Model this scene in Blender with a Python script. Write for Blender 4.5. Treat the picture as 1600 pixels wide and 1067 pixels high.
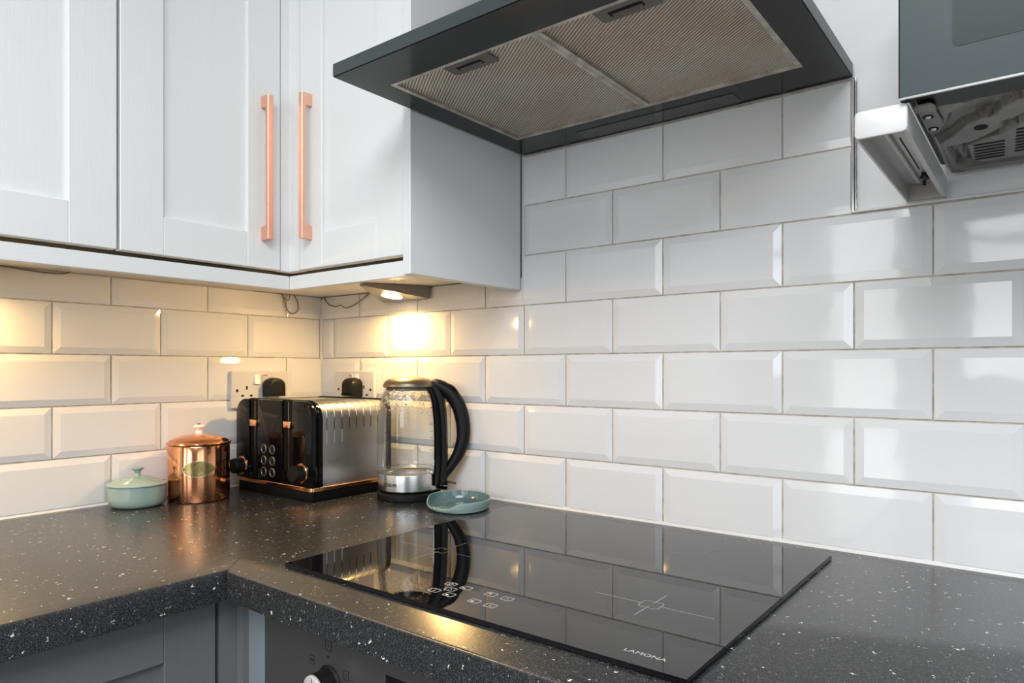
import bpy, bmesh, math, random
from mathutils import Vector, Matrix
random.seed(7)
sc = bpy.context.scene
for o in list(bpy.data.objects): bpy.data.objects.remove(o)
COL = sc.collection
Z = 0.91                      # worktop height: all coordinates below are measured from the worktop surface
PI = math.pi

# ------------------------------------------------------------------ camera
cam_d = bpy.data.cameras.new('camera'); cam = bpy.data.objects.new('camera', cam_d); COL.objects.link(cam)
cam.location = (1.4898, -1.1125, 0.2697 + Z)
cam.rotation_euler = (PI / 2, 0, 0.6599)
cam_d.sensor_width = 36; cam_d.lens = 1075.65 * 36 / 1600; cam_d.shift_y = 44.25 / 1600
cam_d.clip_start = 0.02
sc.camera = cam
# ------------------------------------------------------------------ world, daylight, exposure
w = bpy.data.worlds.new('world'); sc.world = w; w.use_nodes = True
w.node_tree.nodes['Background'].inputs[0].default_value = (0.72, 0.84, 1.0, 1)
w.node_tree.nodes['Background'].inputs[1].default_value = 1.2
sc.view_settings.view_transform = 'Standard'; sc.view_settings.look = 'None'
sc.view_settings.exposure = 0.24; sc.view_settings.gamma = 1; sc.view_settings.use_curve_mapping = False

def area(name, loc, target, sx, sy, power, col):
    d = bpy.data.lights.new(name, 'AREA'); d.shape = 'RECTANGLE'; d.size = sx; d.size_y = sy
    d.energy = power; d.color = col
    o = bpy.data.objects.new(name, d); COL.objects.link(o)
    o.location = (loc[0], loc[1], loc[2] + Z)
    o.rotation_euler = (Vector((target[0], target[1], target[2] + Z)) - o.location).to_track_quat('-Z', 'Y').to_euler()
    return o
DAY = (0.93, 0.97, 1.0)
RX, RY, RT = 3.0, -3.2, 1.49     # room extents (right wall, rear wall, ceiling)
# window openings: wall, a0, a1, z0, z1
WIN = {1: ('rear', 0.44, 0.88, -0.80, 1.20), 2: ('rear', 1.12, 2.10, 0.20, 1.25), 3: ('right', -2.3, -0.9, 0.16, 1.25)}
area('daylight_rear_narrow', (0.66, RY - 0.12, 0.20), (0.66, 0, 0.20), 0.44, 2.0, 9.0, (1.0, 0.96, 0.90))
area('daylight_rear_wide', (1.61, RY - 0.12, 0.72), (1.61, 0, 0.72), 0.98, 1.05, 16, DAY)
area('daylight_side', (RX + 0.12, -1.6, 0.70), (0, -1.6, 0.70), 1.4, 1.09, 5, DAY)
area('ceiling_light_glow', (1.75, -1.75, RT - 0.05), (1.75, -1.75, 0), 1.3, 1.3, 41, (0.97, 0.98, 1.0))

# ------------------------------------------------------------------ materials
M = {}
def mat(name, col=(0.8, 0.8, 0.8), rough=0.5, metal=0.0, spec=0.5, coat=0.0, emis=None, es=0.0, trans=0.0, ior=1.45):
    m = bpy.data.materials.new(name); m.use_nodes = True
    b = m.node_tree.nodes['Principled BSDF']
    b.inputs['Base Color'].default_value = (*col, 1); b.inputs['Roughness'].default_value = rough
    b.inputs['Metallic'].default_value = metal; b.inputs['Specular IOR Level'].default_value = spec
    b.inputs['Coat Weight'].default_value = coat; b.inputs['IOR'].default_value = ior
    b.inputs['Coat Roughness'].default_value = 0.05
    b.inputs['Transmission Weight'].default_value = trans
    if emis: b.inputs['Emission Color'].default_value = (*emis, 1); b.inputs['Emission Strength'].default_value = es
    M[name] = m
    return m
def nodes(m):
    nt = m.node_tree
    return nt, nt.nodes['Principled BSDF'], (lambda t: nt.nodes.new('ShaderNode' + t)), nt.links.new
def coords(m, scale=(1, 1, 1), rot=(0, 0, 0)):
    nt, b, N, L = nodes(m)
    tc = N('TexCoord'); mp = N('Mapping'); L(tc.outputs['Object'], mp.inputs['Vector'])
    mp.inputs['Scale'].default_value = scale; mp.inputs['Rotation'].default_value = rot
    return mp.outputs[0]
def bump_noise(m, scale, strength, stretch=(1, 1, 1), detail=3, dist=0.001):
    nt, b, N, L = nodes(m)
    n = N('TexNoise'); n.inputs['Scale'].default_value = scale; n.inputs['Detail'].default_value = detail
    L(coords(m, stretch), n.inputs['Vector'])
    bp = N('Bump'); bp.inputs['Strength'].default_value = strength; bp.inputs['Distance'].default_value = dist
    L(n.outputs['Fac'], bp.inputs['Height']); L(bp.outputs[0], b.inputs['Normal'])
    return n
def colour_noise(m, scale, c0, c1, stretch=(1, 1, 1), p0=0.35, p1=0.65, detail=4):
    nt, b, N, L = nodes(m)
    n = N('TexNoise'); n.inputs['Scale'].default_value = scale; n.inputs['Detail'].default_value = detail
    L(coords(m, stretch), n.inputs['Vector'])
    r = N('ValToRGB'); r.color_ramp.elements[0].position = p0; r.color_ramp.elements[1].position = p1
    r.color_ramp.elements[0].color = (*c0, 1); r.color_ramp.elements[1].color = (*c1, 1)
    L(n.outputs['Fac'], r.inputs[0]); L(r.outputs[0], b.inputs['Base Color'])
    return r

mat('tile', (0.735, 0.74, 0.745), 0.06, spec=0.55); bump_noise(M['tile'], 22, 0.10, detail=1, dist=0.002)
mat('tile_edge', (0.76, 0.76, 0.75), 0.25)
mat('grout', (0.42, 0.39, 0.34), 0.9); colour_noise(M['grout'], 60, (0.36, 0.33, 0.28), (0.55, 0.52, 0.46))
mat('plaster', (0.80, 0.81, 0.81), 0.65); bump_noise(M['plaster'], 90, 0.08)
mat('room_paint', (0.30, 0.30, 0.295), 0.7); bump_noise(M['room_paint'], 90, 0.08)
mat('ceiling', (0.85, 0.85, 0.84), 0.8); bump_noise(M['ceiling'], 60, 0.05)
mat('floor', (0.30, 0.27, 0.24), 0.4); colour_noise(M['floor'], 4, (0.24, 0.21, 0.18), (0.34, 0.30, 0.26), (1, 8, 1))
mat('sealant', (0.72, 0.72, 0.71), 0.35); bump_noise(M['sealant'], 120, 0.1)
mat('chrome', (0.75, 0.75, 0.74), 0.15, 1.0); bump_noise(M['chrome'], 40, 0.03)
mat('cab_v', (0.80, 0.815, 0.805), 0.38); bump_noise(M['cab_v'], 9, 0.25, (40, 40, 1.2), 4)
mat('cab_h', (0.80, 0.815, 0.805), 0.38); bump_noise(M['cab_h'], 9, 0.25, (1.2, 1.2, 60), 4)
mat('cab_panel', (0.77, 0.785, 0.785), 0.42); bump_noise(M['cab_panel'], 160, 0.12)
mat('cab_inner', (0.72, 0.70, 0.66), 0.6); bump_noise(M['cab_inner'], 50, 0.1)
mat('grey_v', (0.135, 0.147, 0.155), 0.4); bump_noise(M['grey_v'], 9, 0.2, (40, 40, 1.2), 4)
mat('grey_h', (0.135, 0.147, 0.155), 0.4); bump_noise(M['grey_h'], 9, 0.2, (1.2, 1.2, 60), 4)
mat('copper_satin', (0.87, 0.50, 0.37), 0.34, 1.0); bump_noise(M['copper_satin'], 30, 0.08, (30, 30, 1))
mat('copper', (0.83, 0.37, 0.18), 0.12, 1.0); bump_noise(M['copper'], 14, 0.06)
mat('copper_bright', (0.92, 0.52, 0.28), 0.14, 1.0); bump_noise(M['copper_bright'], 20, 0.04)
mat('brass', (0.58, 0.44, 0.17), 0.20, 1.0); bump_noise(M['brass'], 60, 0.1)
mat('brass_bright', (0.90, 0.80, 0.50), 0.2, 1.0); bump_noise(M['brass_bright'], 60, 0.1)
mat('brass_dark', (0.30, 0.25, 0.10), 0.4, 1.0); bump_noise(M['brass_dark'], 60, 0.1)
mat('cream_knob', (0.83, 0.78, 0.72), 0.25); bump_noise(M['cream_knob'], 40, 0.05)
mat('steel', (0.50, 0.50, 0.50), 0.30, 1.0); bump_noise(M['steel'], 30, 0.10, (1, 60, 1))
mat('steel_band', (0.62, 0.61, 0.60), 0.24, 1.0); bump_noise(M['steel_band'], 30, 0.06, (1, 1, 60))
mat('steel_dark', (0.17, 0.165, 0.16), 0.36, 0.75); bump_noise(M['steel_dark'], 30, 0.12, (2, 2, 60))
mat('black_gloss', (0.003, 0.003, 0.003), 0.07, spec=0.28); bump_noise(M['black_gloss'], 12, 0.02)
mat('black_glass', (0.004, 0.004, 0.005), 0.015, spec=0.65); bump_noise(M['black_glass'], 4, 0.01)
mat('black_satin', (0.007, 0.007, 0.007), 0.42, spec=0.3); bump_noise(M['black_satin'], 200, 0.05)
mat('black_matt', (0.004, 0.004, 0.004), 0.6, spec=0.15); bump_noise(M['black_matt'], 200, 0.1)
mat('dark_hole', (0.004, 0.004, 0.004), 0.9); bump_noise(M['dark_hole'], 50, 0.05)
mat('hood_black', (0.006, 0.0065, 0.007), 0.16, spec=0.3); bump_noise(M['hood_black'], 150, 0.03)
mat('hood_edge', (0.035, 0.045, 0.047), 0.3); bump_noise(M['hood_edge'], 150, 0.05)  # sky reflection put into the edge colour as a teal-grey tint
mat('hood_lens', (0.03, 0.03, 0.03), 0.22); bump_noise(M['hood_lens'], 150, 0.05)
mat('filter_rim', (0.52, 0.50, 0.44), 0.42, 0.75); colour_noise(M['filter_rim'], 40, (0.36, 0.34, 0.29), (0.62, 0.60, 0.53))
mat('latch', (0.12, 0.115, 0.095), 0.45); bump_noise(M['latch'], 150, 0.08)
mat('rocker_lit', (0.84, 0.83, 0.81), 0.3); bump_noise(M['rocker_lit'], 100, 0.03)  # lit copy of the socket white, for the rocker that stands proud
mat('plastic_shaded', (0.62, 0.61, 0.60), 0.3); bump_noise(M['plastic_shaded'], 100, 0.03)  # socket white with its shade put into a greyer colour
mat('white_enamel', (0.60, 0.595, 0.59), 0.28); bump_noise(M['white_enamel'], 80, 0.04)
mat('red', (0.6, 0.03, 0.02), 0.4); bump_noise(M['red'], 80, 0.03)
mat('sage', (0.26, 0.36, 0.34), 0.18, coat=0.3); colour_noise(M['sage'], 10, (0.24, 0.345, 0.33), (0.30, 0.40, 0.38))
mat('sage_dark', (0.17, 0.29, 0.28), 0.16, coat=0.3); colour_noise(M['sage_dark'], 12, (0.075, 0.14, 0.14), (0.13, 0.21, 0.21))
mat('print_white', (0.55, 0.55, 0.55), 0.4); bump_noise(M['print_white'], 100, 0.02)
mat('print_mid', (0.33, 0.33, 0.33), 0.4); bump_noise(M['print_mid'], 100, 0.02)
mat('print_grey', (0.10, 0.105, 0.105), 0.4); bump_noise(M['print_grey'], 100, 0.02)
mat('print_dark', (0.02, 0.02, 0.02), 0.5); bump_noise(M['print_dark'], 100, 0.02)
mat('lamp_steel', (0.24, 0.23, 0.215), 0.38, 0.7); bump_noise(M['lamp_steel'], 60, 0.05)
mat('lamp_lens', (1, 0.9, 0.7), 0.4, emis=(1.0, 0.74, 0.36), es=12); bump_noise(M['lamp_lens'], 80, 0.02)
mat('cable_grey', (0.20, 0.155, 0.10), 0.5); bump_noise(M['cable_grey'], 80, 0.02)
mat('micro_glass', (0.062, 0.078, 0.080), 0.25, spec=0.15); bump_noise(M['micro_glass'], 6, 0.02)
mat('micro_window', (0.040, 0.052, 0.051), 0.25, spec=0.15); bump_noise(M['micro_window'], 6, 0.02)
mat('micro_pan', (0.34, 0.335, 0.325), 0.42, 0.7); colour_noise(M['micro_pan'], 30, (0.20, 0.197, 0.19), (0.25, 0.245, 0.235))
mat('screw_dark', (0.05, 0.05, 0.05), 0.35, 0.9); bump_noise(M['screw_dark'], 300, 0.3)
mat('lid_bronze', (0.22, 0.185, 0.13), 0.36, 0.85); bump_noise(M['lid_bronze'], 60, 0.03)
mat('base_black', (0.004, 0.004, 0.004), 0.6, spec=0.15); bump_noise(M['base_black'], 200, 0.05)
mat('knob_silver', (0.80, 0.80, 0.81), 0.45, 0.55); bump_noise(M['knob_silver'], 60, 0.03)
mat('filler_lit', (0.24, 0.275, 0.31), 0.45); bump_noise(M['filler_lit'], 9, 0.1, (40, 40, 1.2), 4)  # window light on this face put into a paler blue-grey
mat('gap_shade', (0.075, 0.075, 0.06), 0.6); bump_noise(M['gap_shade'], 60, 0.05)  # dark olive standing in for the shade above the pelmet
mat('window_frame', (0.82, 0.82, 0.82), 0.35); bump_noise(M['window_frame'], 40, 0.02)

# quartz worktop: black ground, fine grey grain, pale flakes
def quartz():
    m = mat('quartz', (0.02, 0.02, 0.02), 0.2, spec=0.9); nt, b, N, L = nodes(m)
    v = coords(m)
    def flakes(scale, thr, seedoff):
        vo = N('TexVoronoi'); vo.inputs['Scale'].default_value = scale
        mp = N('Mapping'); mp.inputs['Location'].default_value = seedoff; L(v, mp.inputs[0])
        no = N('TexNoise'); no.inputs['Scale'].default_value = scale * 1.3; no.inputs['Detail'].default_value = 2; L(mp.outputs[0], no.inputs['Vector'])
        ad = N('MixRGB'); ad.inputs[0].default_value = 0.012; L(mp.outputs[0], ad.inputs[1]); L(no.outputs['Color'], ad.inputs[2])
        L(ad.outputs[0], vo.inputs['Vector'])
        sep = N('SeparateColor'); L(vo.outputs['Color'], sep.inputs[0])
        mu = N('Math'); mu.operation = 'MULTIPLY'; mu.inputs[1].default_value = thr; L(sep.outputs[0], mu.inputs[0])
        pw = N('Math'); pw.operation = 'POWER'; pw.inputs[1].default_value = 5; L(sep.outputs[1], pw.inputs[0])
        m2 = N('Math'); m2.operation = 'MULTIPLY'; L(mu.outputs[0], m2.inputs[0]); L(pw.outputs[0], m2.inputs[1])
        lt = N('Math'); lt.operation = 'LESS_THAN'; L(vo.outputs['Distance'], lt.inputs[0]); L(m2.outputs[0], lt.inputs[1])
        return lt.outputs[0]
    f1 = flakes(210, 0.45, (0, 0, 0)); f2 = flakes(480, 0.75, (3, 1, 2))
    n = N('TexNoise'); n.inputs['Scale'].default_value = 620; n.inputs['Detail'].default_value = 3; L(v, n.inputs['Vector'])
    r = N('ValToRGB'); r.color_ramp.elements[0].position = 0.46; r.color_ramp.elements[1].position = 0.72
    r.color_ramp.elements[0].color = (0.012, 0.013, 0.014, 1); r.color_ramp.elements[1].color = (0.072, 0.073, 0.074, 1)
    L(n.outputs['Fac'], r.inputs[0])
    a = N('MixRGB'); L(f2, a.inputs[0]); L(r.outputs[0], a.inputs[1]); a.inputs[2].default_value = (0.15, 0.15, 0.145, 1)
    c = N('MixRGB'); L(f1, c.inputs[0]); L(a.outputs[0], c.inputs[1]); c.inputs[2].default_value = (0.75, 0.74, 0.70, 1)
    L(c.outputs[0], b.inputs['Base Color'])
    bp = N('Bump'); bp.inputs['Strength'].default_value = 0.06; bp.inputs['Distance'].default_value = 0.001
    L(n.outputs['Fac'], bp.inputs['Height']); L(bp.outputs[0], b.inputs['Normal'])
    b.inputs['Roughness'].default_value = 0.24
quartz()
def filter_mesh():
    m = mat('filter_mesh', (0.4, 0.36, 0.3), 0.45, 0.7); nt, b, N, L = nodes(m)
    hs = []
    for ang, sc_ in ((math.radians(-54), 1.0), (math.radians(36), 0.35)):
        wv = N('TexWave'); wv.wave_type = 'BANDS'; wv.bands_direction = 'X'; wv.inputs['Scale'].default_value = 68
        L(coords(m, (1, 1, 1), (0, 0, ang)), wv.inputs['Vector']); hs.append((wv.outputs['Fac'], sc_))
    ad = N('Math'); ad.operation = 'MULTIPLY_ADD'; L(hs[1][0], ad.inputs[0]); ad.inputs[1].default_value = 0.15; L(hs[0][0], ad.inputs[2])
    n = N('TexNoise'); n.inputs['Scale'].default_value = 7; n.inputs['Detail'].default_value = 4; L(coords(m), n.inputs['Vector'])
    r = N('ValToRGB'); r.color_ramp.elements[0].position = 0.35; r.color_ramp.elements[1].position = 0.7
    r.color_ramp.elements[0].color = (0.74, 0.69, 0.58, 1); r.color_ramp.elements[1].color = (0.64, 0.53, 0.43, 1); L(n.outputs['Fac'], r.inputs[0])
    mx = N('MixRGB'); mx.blend_type = 'MULTIPLY'; mx.inputs[0].default_value = 1.0
    rr = N('ValToRGB'); rr.color_ramp.elements[0].position = 0.1; rr.color_ramp.elements[1].position = 0.9
    rr.color_ramp.elements[0].color = (0.28, 0.28, 0.28, 1); rr.color_ramp.elements[1].color = (1, 1, 1, 1); L(ad.outputs[0], rr.inputs[0])
    L(r.outputs[0], mx.inputs[1]); L(rr.outputs[0], mx.inputs[2]); L(mx.outputs[0], b.inputs['Base Color'])
    bp = N('Bump'); bp.inputs['Strength'].default_value = 0.6; bp.inputs['Distance'].default_value = 0.002
    L(ad.outputs[0], bp.inputs['Height']); L(bp.outputs[0], b.inputs['Normal'])
filter_mesh()
def thin_glass():
    m = bpy.data.materials.new('kettle_glass'); m.use_nodes = True; M['kettle_glass'] = m
    nt = m.node_tree; N = lambda t: nt.nodes.new('ShaderNode' + t); L = nt.links.new
    nt.nodes.remove(nt.nodes['Principled BSDF']); out = nt.nodes['Material Output']
    tc = N('TexCoord'); sx = N('SeparateXYZ'); L(tc.outputs['Object'], sx.inputs[0])
    tr = N('BsdfTransparent'); tr.inputs[0].default_value = (0.965, 0.975, 0.97, 1)
    gl = N('BsdfGlossy'); gl.inputs['Roughness'].default_value = 0.03
    lw = N('LayerWeight'); lw.inputs[0].default_value = 0.22
    pw = N('Math'); pw.operation = 'MULTIPLY_ADD'; pw.inputs[1].default_value = 0.75; pw.inputs[2].default_value = 0.03; L(lw.outputs['Fresnel'], pw.inputs[0])
    m1 = N('MixShader'); L(pw.outputs[0], m1.inputs[0]); L(tr.outputs[0], m1.inputs[1]); L(gl.outputs[0], m1.inputs[2])
    # condensation drops on the upper glass
    vo = N('TexVoronoi'); vo.inputs['Scale'].default_value = 150; L(tc.outputs['Object'], vo.inputs['Vector'])
    no = N('TexNoise'); no.inputs['Scale'].default_value = 38; L(tc.outputs['Object'], no.inputs['Vector'])
    mr = N('MapRange'); mr.inputs['From Min'].default_value = 0.150; mr.inputs['From Max'].default_value = 0.200; L(sx.outputs[2], mr.inputs['Value'])
    th = N('Math'); th.operation = 'MULTIPLY'; L(mr.outputs[0], th.inputs[0]); L(no.outputs['Fac'], th.inputs[1])
    sub = N('Math'); sub.operation = 'SUBTRACT'; L(th.outputs[0], sub.inputs[0]); L(vo.outputs['Distance'], sub.inputs[1])
    cl = N('Math'); cl.operation = 'MULTIPLY'; cl.use_clamp = True; cl.inputs[1].default_value = 4.0; L(sub.outputs[0], cl.inputs[0])
    bp = N('Bump'); bp.inputs['Strength'].default_value = 1.0; bp.inputs['Distance'].default_value = 0.004; L(sub.outputs[0], bp.inputs['Height'])
    g2 = N('BsdfGlossy'); g2.inputs['Roughness'].default_value = 0.12; L(bp.outputs[0], g2.inputs['Normal'])
    tl = N('BsdfTranslucent'); tl.inputs[0].default_value = (0.85, 0.87, 0.87, 1); L(bp.outputs[0], tl.inputs['Normal'])
    m2 = N('MixShader'); m2.inputs[0].default_value = 0.5; L(g2.outputs[0], m2.inputs[1]); L(tl.outputs[0], m2.inputs[2])
    sc2 = N('Math'); sc2.operation = 'MULTIPLY'; sc2.inputs[1].default_value = 0.75; L(cl.outputs[0], sc2.inputs[0])
    m3 = N('MixShader'); L(sc2.outputs[0], m3.inputs[0]); L(m1.outputs[0], m3.inputs[1]); L(m2.outputs[0], m3.inputs[2])
    L(m3.outputs[0], out.inputs[0])
thin_glass()

# ------------------------------------------------------------------ mesh helpers
def newbm(): return bmesh.new()
def box(bm, x0, x1, y0, y1, z0, z1, bev=0.0, seg=2):
    r = bmesh.ops.create_cube(bm, size=1.0); vs = r['verts']
    for v in vs:
        v.co = Vector((x0 if v.co.x < 0 else x1, y0 if v.co.y < 0 else y1, z0 if v.co.z < 0 else z1))
    if bev > 0:
        es = list({e for v in vs for e in v.link_edges})
        bmesh.ops.bevel(bm, geom=es, offset=bev, segments=seg, affect='EDGES', profile=0.5)
    return bm
def B(*a, **k): return box(newbm(), *a, **k)
def prism(bm, poly, axis, a0, a1, bev=0.0, seg=2):
    """poly: list of 2D points; axis 'x' (points are y,z), 'y' (x,z) or 'z' (x,y)"""
    def P(p, a): return {'x': (a, p[0], p[1]), 'y': (p[0], a, p[1]), 'z': (p[0], p[1], a)}[axis]
    v0 = [bm.verts.new(P(p, a0)) for p in poly]; v1 = [bm.verts.new(P(p, a1)) for p in poly]
    fs = [bm.faces.new(v0), bm.faces.new(v1)]
    n = len(poly)
    for i in range(n): fs.append(bm.faces.new((v0[i], v0[(i + 1) % n], v1[(i + 1) % n], v1[i])))
    bmesh.ops.recalc_face_normals(bm, faces=fs)
    if bev > 0:
        es = list(set(fs[0].edges) | set(fs[1].edges))
        bmesh.ops.bevel(bm, geom=es, offset=bev, segments=seg, affect='EDGES', profile=0.5)
    return bm
def PR(*a, **k): return prism(newbm(), *a, **k)
def lathe(bm, prof, n=48, cx=0, cy=0, a0=0, a1=2 * PI):
    full = abs(a1 - a0 - 2 * PI) < 1e-6
    rings = []
    cnt = n if full else n + 1
    for r, z in prof:
        if r < 1e-6: rings.append([bm.verts.new((cx, cy, z))] * cnt)
        else: rings.append([bm.verts.new((cx + r * math.cos(a0 + (a1 - a0) * i / n), cy + r * math.sin(a0 + (a1 - a0) * i / n), z)) for i in range(cnt)])
    for k in range(len(rings) - 1):
        for i in range(n):
            j = (i + 1) % cnt
            q = []
            for v in (rings[k][i], rings[k][j], rings[k + 1][j], rings[k + 1][i]):
                if v not in q: q.append(v)
            if len(q) > 2: bm.faces.new(q)
    bmesh.ops.recalc_face_normals(bm, faces=bm.faces[:])
    return bm
def LA(*a, **k): return lathe(newbm(), *a, **k)
def catmull(pts, per=8):
    pts = [Vector(p) for p in pts]; out = []
    for i in range(len(pts) - 1):
        p0 = pts[max(i - 1, 0)]; p1 = pts[i]; p2 = pts[i + 1]; p3 = pts[min(i + 2, len(pts) - 1)]
        for k in range(per):
            t = k / per
            out.append(0.5 * ((2 * p1) + (p2 - p0) * t + (2 * p0 - 5 * p1 + 4 * p2 - p3) * t * t + (3 * p1 - p0 - 3 * p2 + p3) * t ** 3))
    out.append(pts[-1]); return out
def tube(bm, pts, r, n=10, ref=None, ry=None):
    """tube along points; elliptical when ref (a side direction) and ry are given; r may be a list"""
    pts = [Vector(p) for p in pts]; rings = []
    for i, p in enumerate(pts):
        t = (pts[min(i + 1, len(pts) - 1)] - pts[max(i - 1, 0)]).normalized()
        s = Vector(ref) if ref else (Vector((0, 0, 1)) if abs(t.z) < 0.9 else Vector((1, 0, 0)))
        s = (s - t * s.dot(t)).normalized(); u = t.cross(s)
        rr = r[i] if isinstance(r, (list, tuple)) else r
        rs = ry if ry else rr
        rings.append([bm.verts.new(p + s * rs * math.cos(2 * PI * k / n) + u * rr * math.sin(2 * PI * k / n)) for k in range(n)])
    for a, b in zip(rings, rings[1:]):
        for k in range(n): bm.faces.new((a[k], a[(k + 1) % n], b[(k + 1) % n], b[k]))
    bm.faces.new(rings[0][::-1]); bm.faces.new(rings[-1])
    bmesh.ops.recalc_face_normals(bm, faces=bm.faces[:])
    return bm
def TU(*a, **k): return tube(newbm(), *a, **k)
def rrect(cx, cy, hx, hy, r, n=6):
    out = []
    for sx, sy, a in ((1, 1, 0), (-1, 1, 1), (-1, -1, 2), (1, -1, 3)):
        for i in range(n + 1):
            t = (a + i / n) * PI / 2
            out.append((cx + sx * (hx - r) + r * math.cos(t), cy + sy * (hy - r) + r * math.sin(t)))
    return out
def ring_prism(bm, outer, inner, axis, a0, a1):
    def P(p, a): return {'x': (a, p[0], p[1]), 'y': (p[0], a, p[1]), 'z': (p[0], p[1], a)}[axis]
    R = [[bm.verts.new(P(p, a)) for p in lst] for lst in (outer, inner) for a in (a0, a1)]
    n = len(outer)
    for i in range(n):
        j = (i + 1) % n
        bm.faces.new((R[1][i], R[1][j], R[3][j], R[3][i])); bm.faces.new((R[0][i], R[2][i], R[2][j], R[0][j]))
        bm.faces.new((R[0][i], R[0][j], R[1][j], R[1][i])); bm.faces.new((R[2][i], R[3][i], R[3][j], R[2][j]))
    bmesh.ops.recalc_face_normals(bm, faces=bm.faces[:])
    return bm
def mesh_of(bm, name, m, smooth=False):
    me = bpy.data.meshes.new(name); bm.normal_update(); bm.to_mesh(me); bm.free()
    if m: me.materials.append(M[m])
    if smooth:
        for p in me.polygons: p.use_smooth = True
        try: me.set_sharp_from_angle(angle=math.radians(38))
        except Exception: pass
    return me
ORG = {}
def thing(name, label, cat, loc=(0, 0, 0), rotz=0, group=None):
    o = bpy.data.objects.new(name, None); COL.objects.link(o); o.empty_display_size = 0.05
    o.location = (loc[0], loc[1], loc[2] + Z); o.rotation_euler = (0, 0, rotz)
    o['label'] = label; o['category'] = cat
    if group: o['group'] = group
    ORG[o.name] = Vector(loc)
    return o
def part(name, bm, m, parent, smooth=False, local=False):
    """mesh child; vertices are worktop-relative world coordinates unless local"""
    if not local: bmesh.ops.translate(bm, verts=bm.verts[:], vec=-ORG[parent.name])
    o = bpy.data.objects.new(name, mesh_of(bm, name, m, smooth)); COL.objects.link(o); o.parent = parent
    ORG[o.name] = ORG[parent.name]
    return o
def top(name, bm, m, smooth=False, kind=None, label=None, cat=None, group=None):
    vs = bm.verts[:]
    mn = [min(v.co[i] for v in vs) for i in range(3)]; mx = [max(v.co[i] for v in vs) for i in range(3)]
    c = Vector(((mn[0] + mx[0]) / 2, (mn[1] + mx[1]) / 2, mn[2]))
    bmesh.ops.translate(bm, verts=vs, vec=-c)
    o = bpy.data.objects.new(name, mesh_of(bm, name, m, smooth)); COL.objects.link(o)
    o.location = (c.x, c.y, c.z + Z); ORG[o.name] = c
    if kind: o['kind'] = kind
    if label: o['label'] = label
    if cat: o['category'] = cat
    if group: o['group'] = group
    return o
def text_bm(body, width, capheight, mapf):
    """flat letters as a mesh, mapped by mapf(u, v) with u in 0..width"""
    cu = bpy.data.curves.new('lettering', 'FONT'); cu.body = body; cu.size = 1.0; cu.resolution_u = 3
    o = bpy.data.objects.new('lettering', cu); COL.objects.link(o)
    bpy.context.view_layer.update()
    me = o.evaluated_get(bpy.context.evaluated_depsgraph_get()).to_mesh()
    bm = newbm(); bm.from_mesh(me)
    bpy.data.objects.remove(o); bpy.data.curves.remove(cu)
    xs = [v.co.x for v in bm.verts]; ys = [v.co.y for v in bm.verts]
    x0, x1, y0, y1 = min(xs), max(xs), min(ys), max(ys)
    for v in bm.verts: v.co = Vector(mapf((v.co.x - x0) / (x1 - x0) * width, (v.co.y - y0) / (y1 - y0) * capheight))
    return bm

# ================================================================== the room
T = 0.12
FL = -Z
floor = top('floor', B(-T, RX + T, RY - T, T, FL - 0.1, FL), 'floor', kind='structure', label='kitchen floor below the units')
ceil = top('ceiling', B(-T, RX + T, RY - T, T, RT, RT + 0.1), 'ceiling', kind='structure', label='white ceiling above the kitchen')
wall_back = top('wall_back', B(-T, RX + T, 0.003, T, FL, RT), 'plaster', kind='structure', label='tiled splashback wall behind the hob')
wall_left = top('wall_left', B(-T, -0.003, RY - T, 0.003, FL, RT), 'plaster', kind='structure', label='tiled splashback wall behind the copper canister')
def pierced(name, wall):
    bm = newbm()
    ops = sorted([v for v in WIN.values() if v[0] == wall], key=lambda v: v[1])
    lo, hi = (0.0, RX) if wall == 'rear' else (RY, 0.0)
    def put(a0, a1, z0, z1):
        if wall == 'rear': box(bm, a0, a1, RY - T, RY, z0, z1)
        else: box(bm, RX, RX + T, a0, a1, z0, z1)
    c = lo
    for _, a0, a1, z0, z1 in ops:
        put(c, a0, FL, RT); put(a0, a1, FL, z0); put(a0, a1, z1, RT); c = a1
    put(c, hi, FL, RT)
    return top(name, bm, 'room_paint', kind='structure', label='plain grey room wall with window openings')
pierced('wall_front', 'rear'); pierced('wall_right', 'right')
for k, (wl, a0, a1, z0, z1) in WIN.items():
    bm = newbm(); f = 0.05
    n = 2 if a1 - a0 > 0.8 else 1
    segs = [(a0, a0 + f, z0, z1), (a1 - f, a1, z0, z1), (a0 + f, a1 - f, z0, z0 + f), (a0 + f, a1 - f, z1 - f, z1), (a0 + f, a1 - f, z0 + 0.74, z0 + 0.78)]
    if n == 2: segs.append(((a0 + a1) / 2 - 0.03, (a0 + a1) / 2 + 0.03, z0 + f, z1 - f))
    for s in segs:
        if wl == 'rear': box(bm, s[0], s[1], RY - 0.08, RY - 0.03, s[2], s[3])
        else: box(bm, RX + 0.03, RX + 0.08, s[0], s[1], s[2], s[3])
    top('window_%d' % k, bm, 'window_frame', kind='structure', label='white window frame in the room wall')

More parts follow.
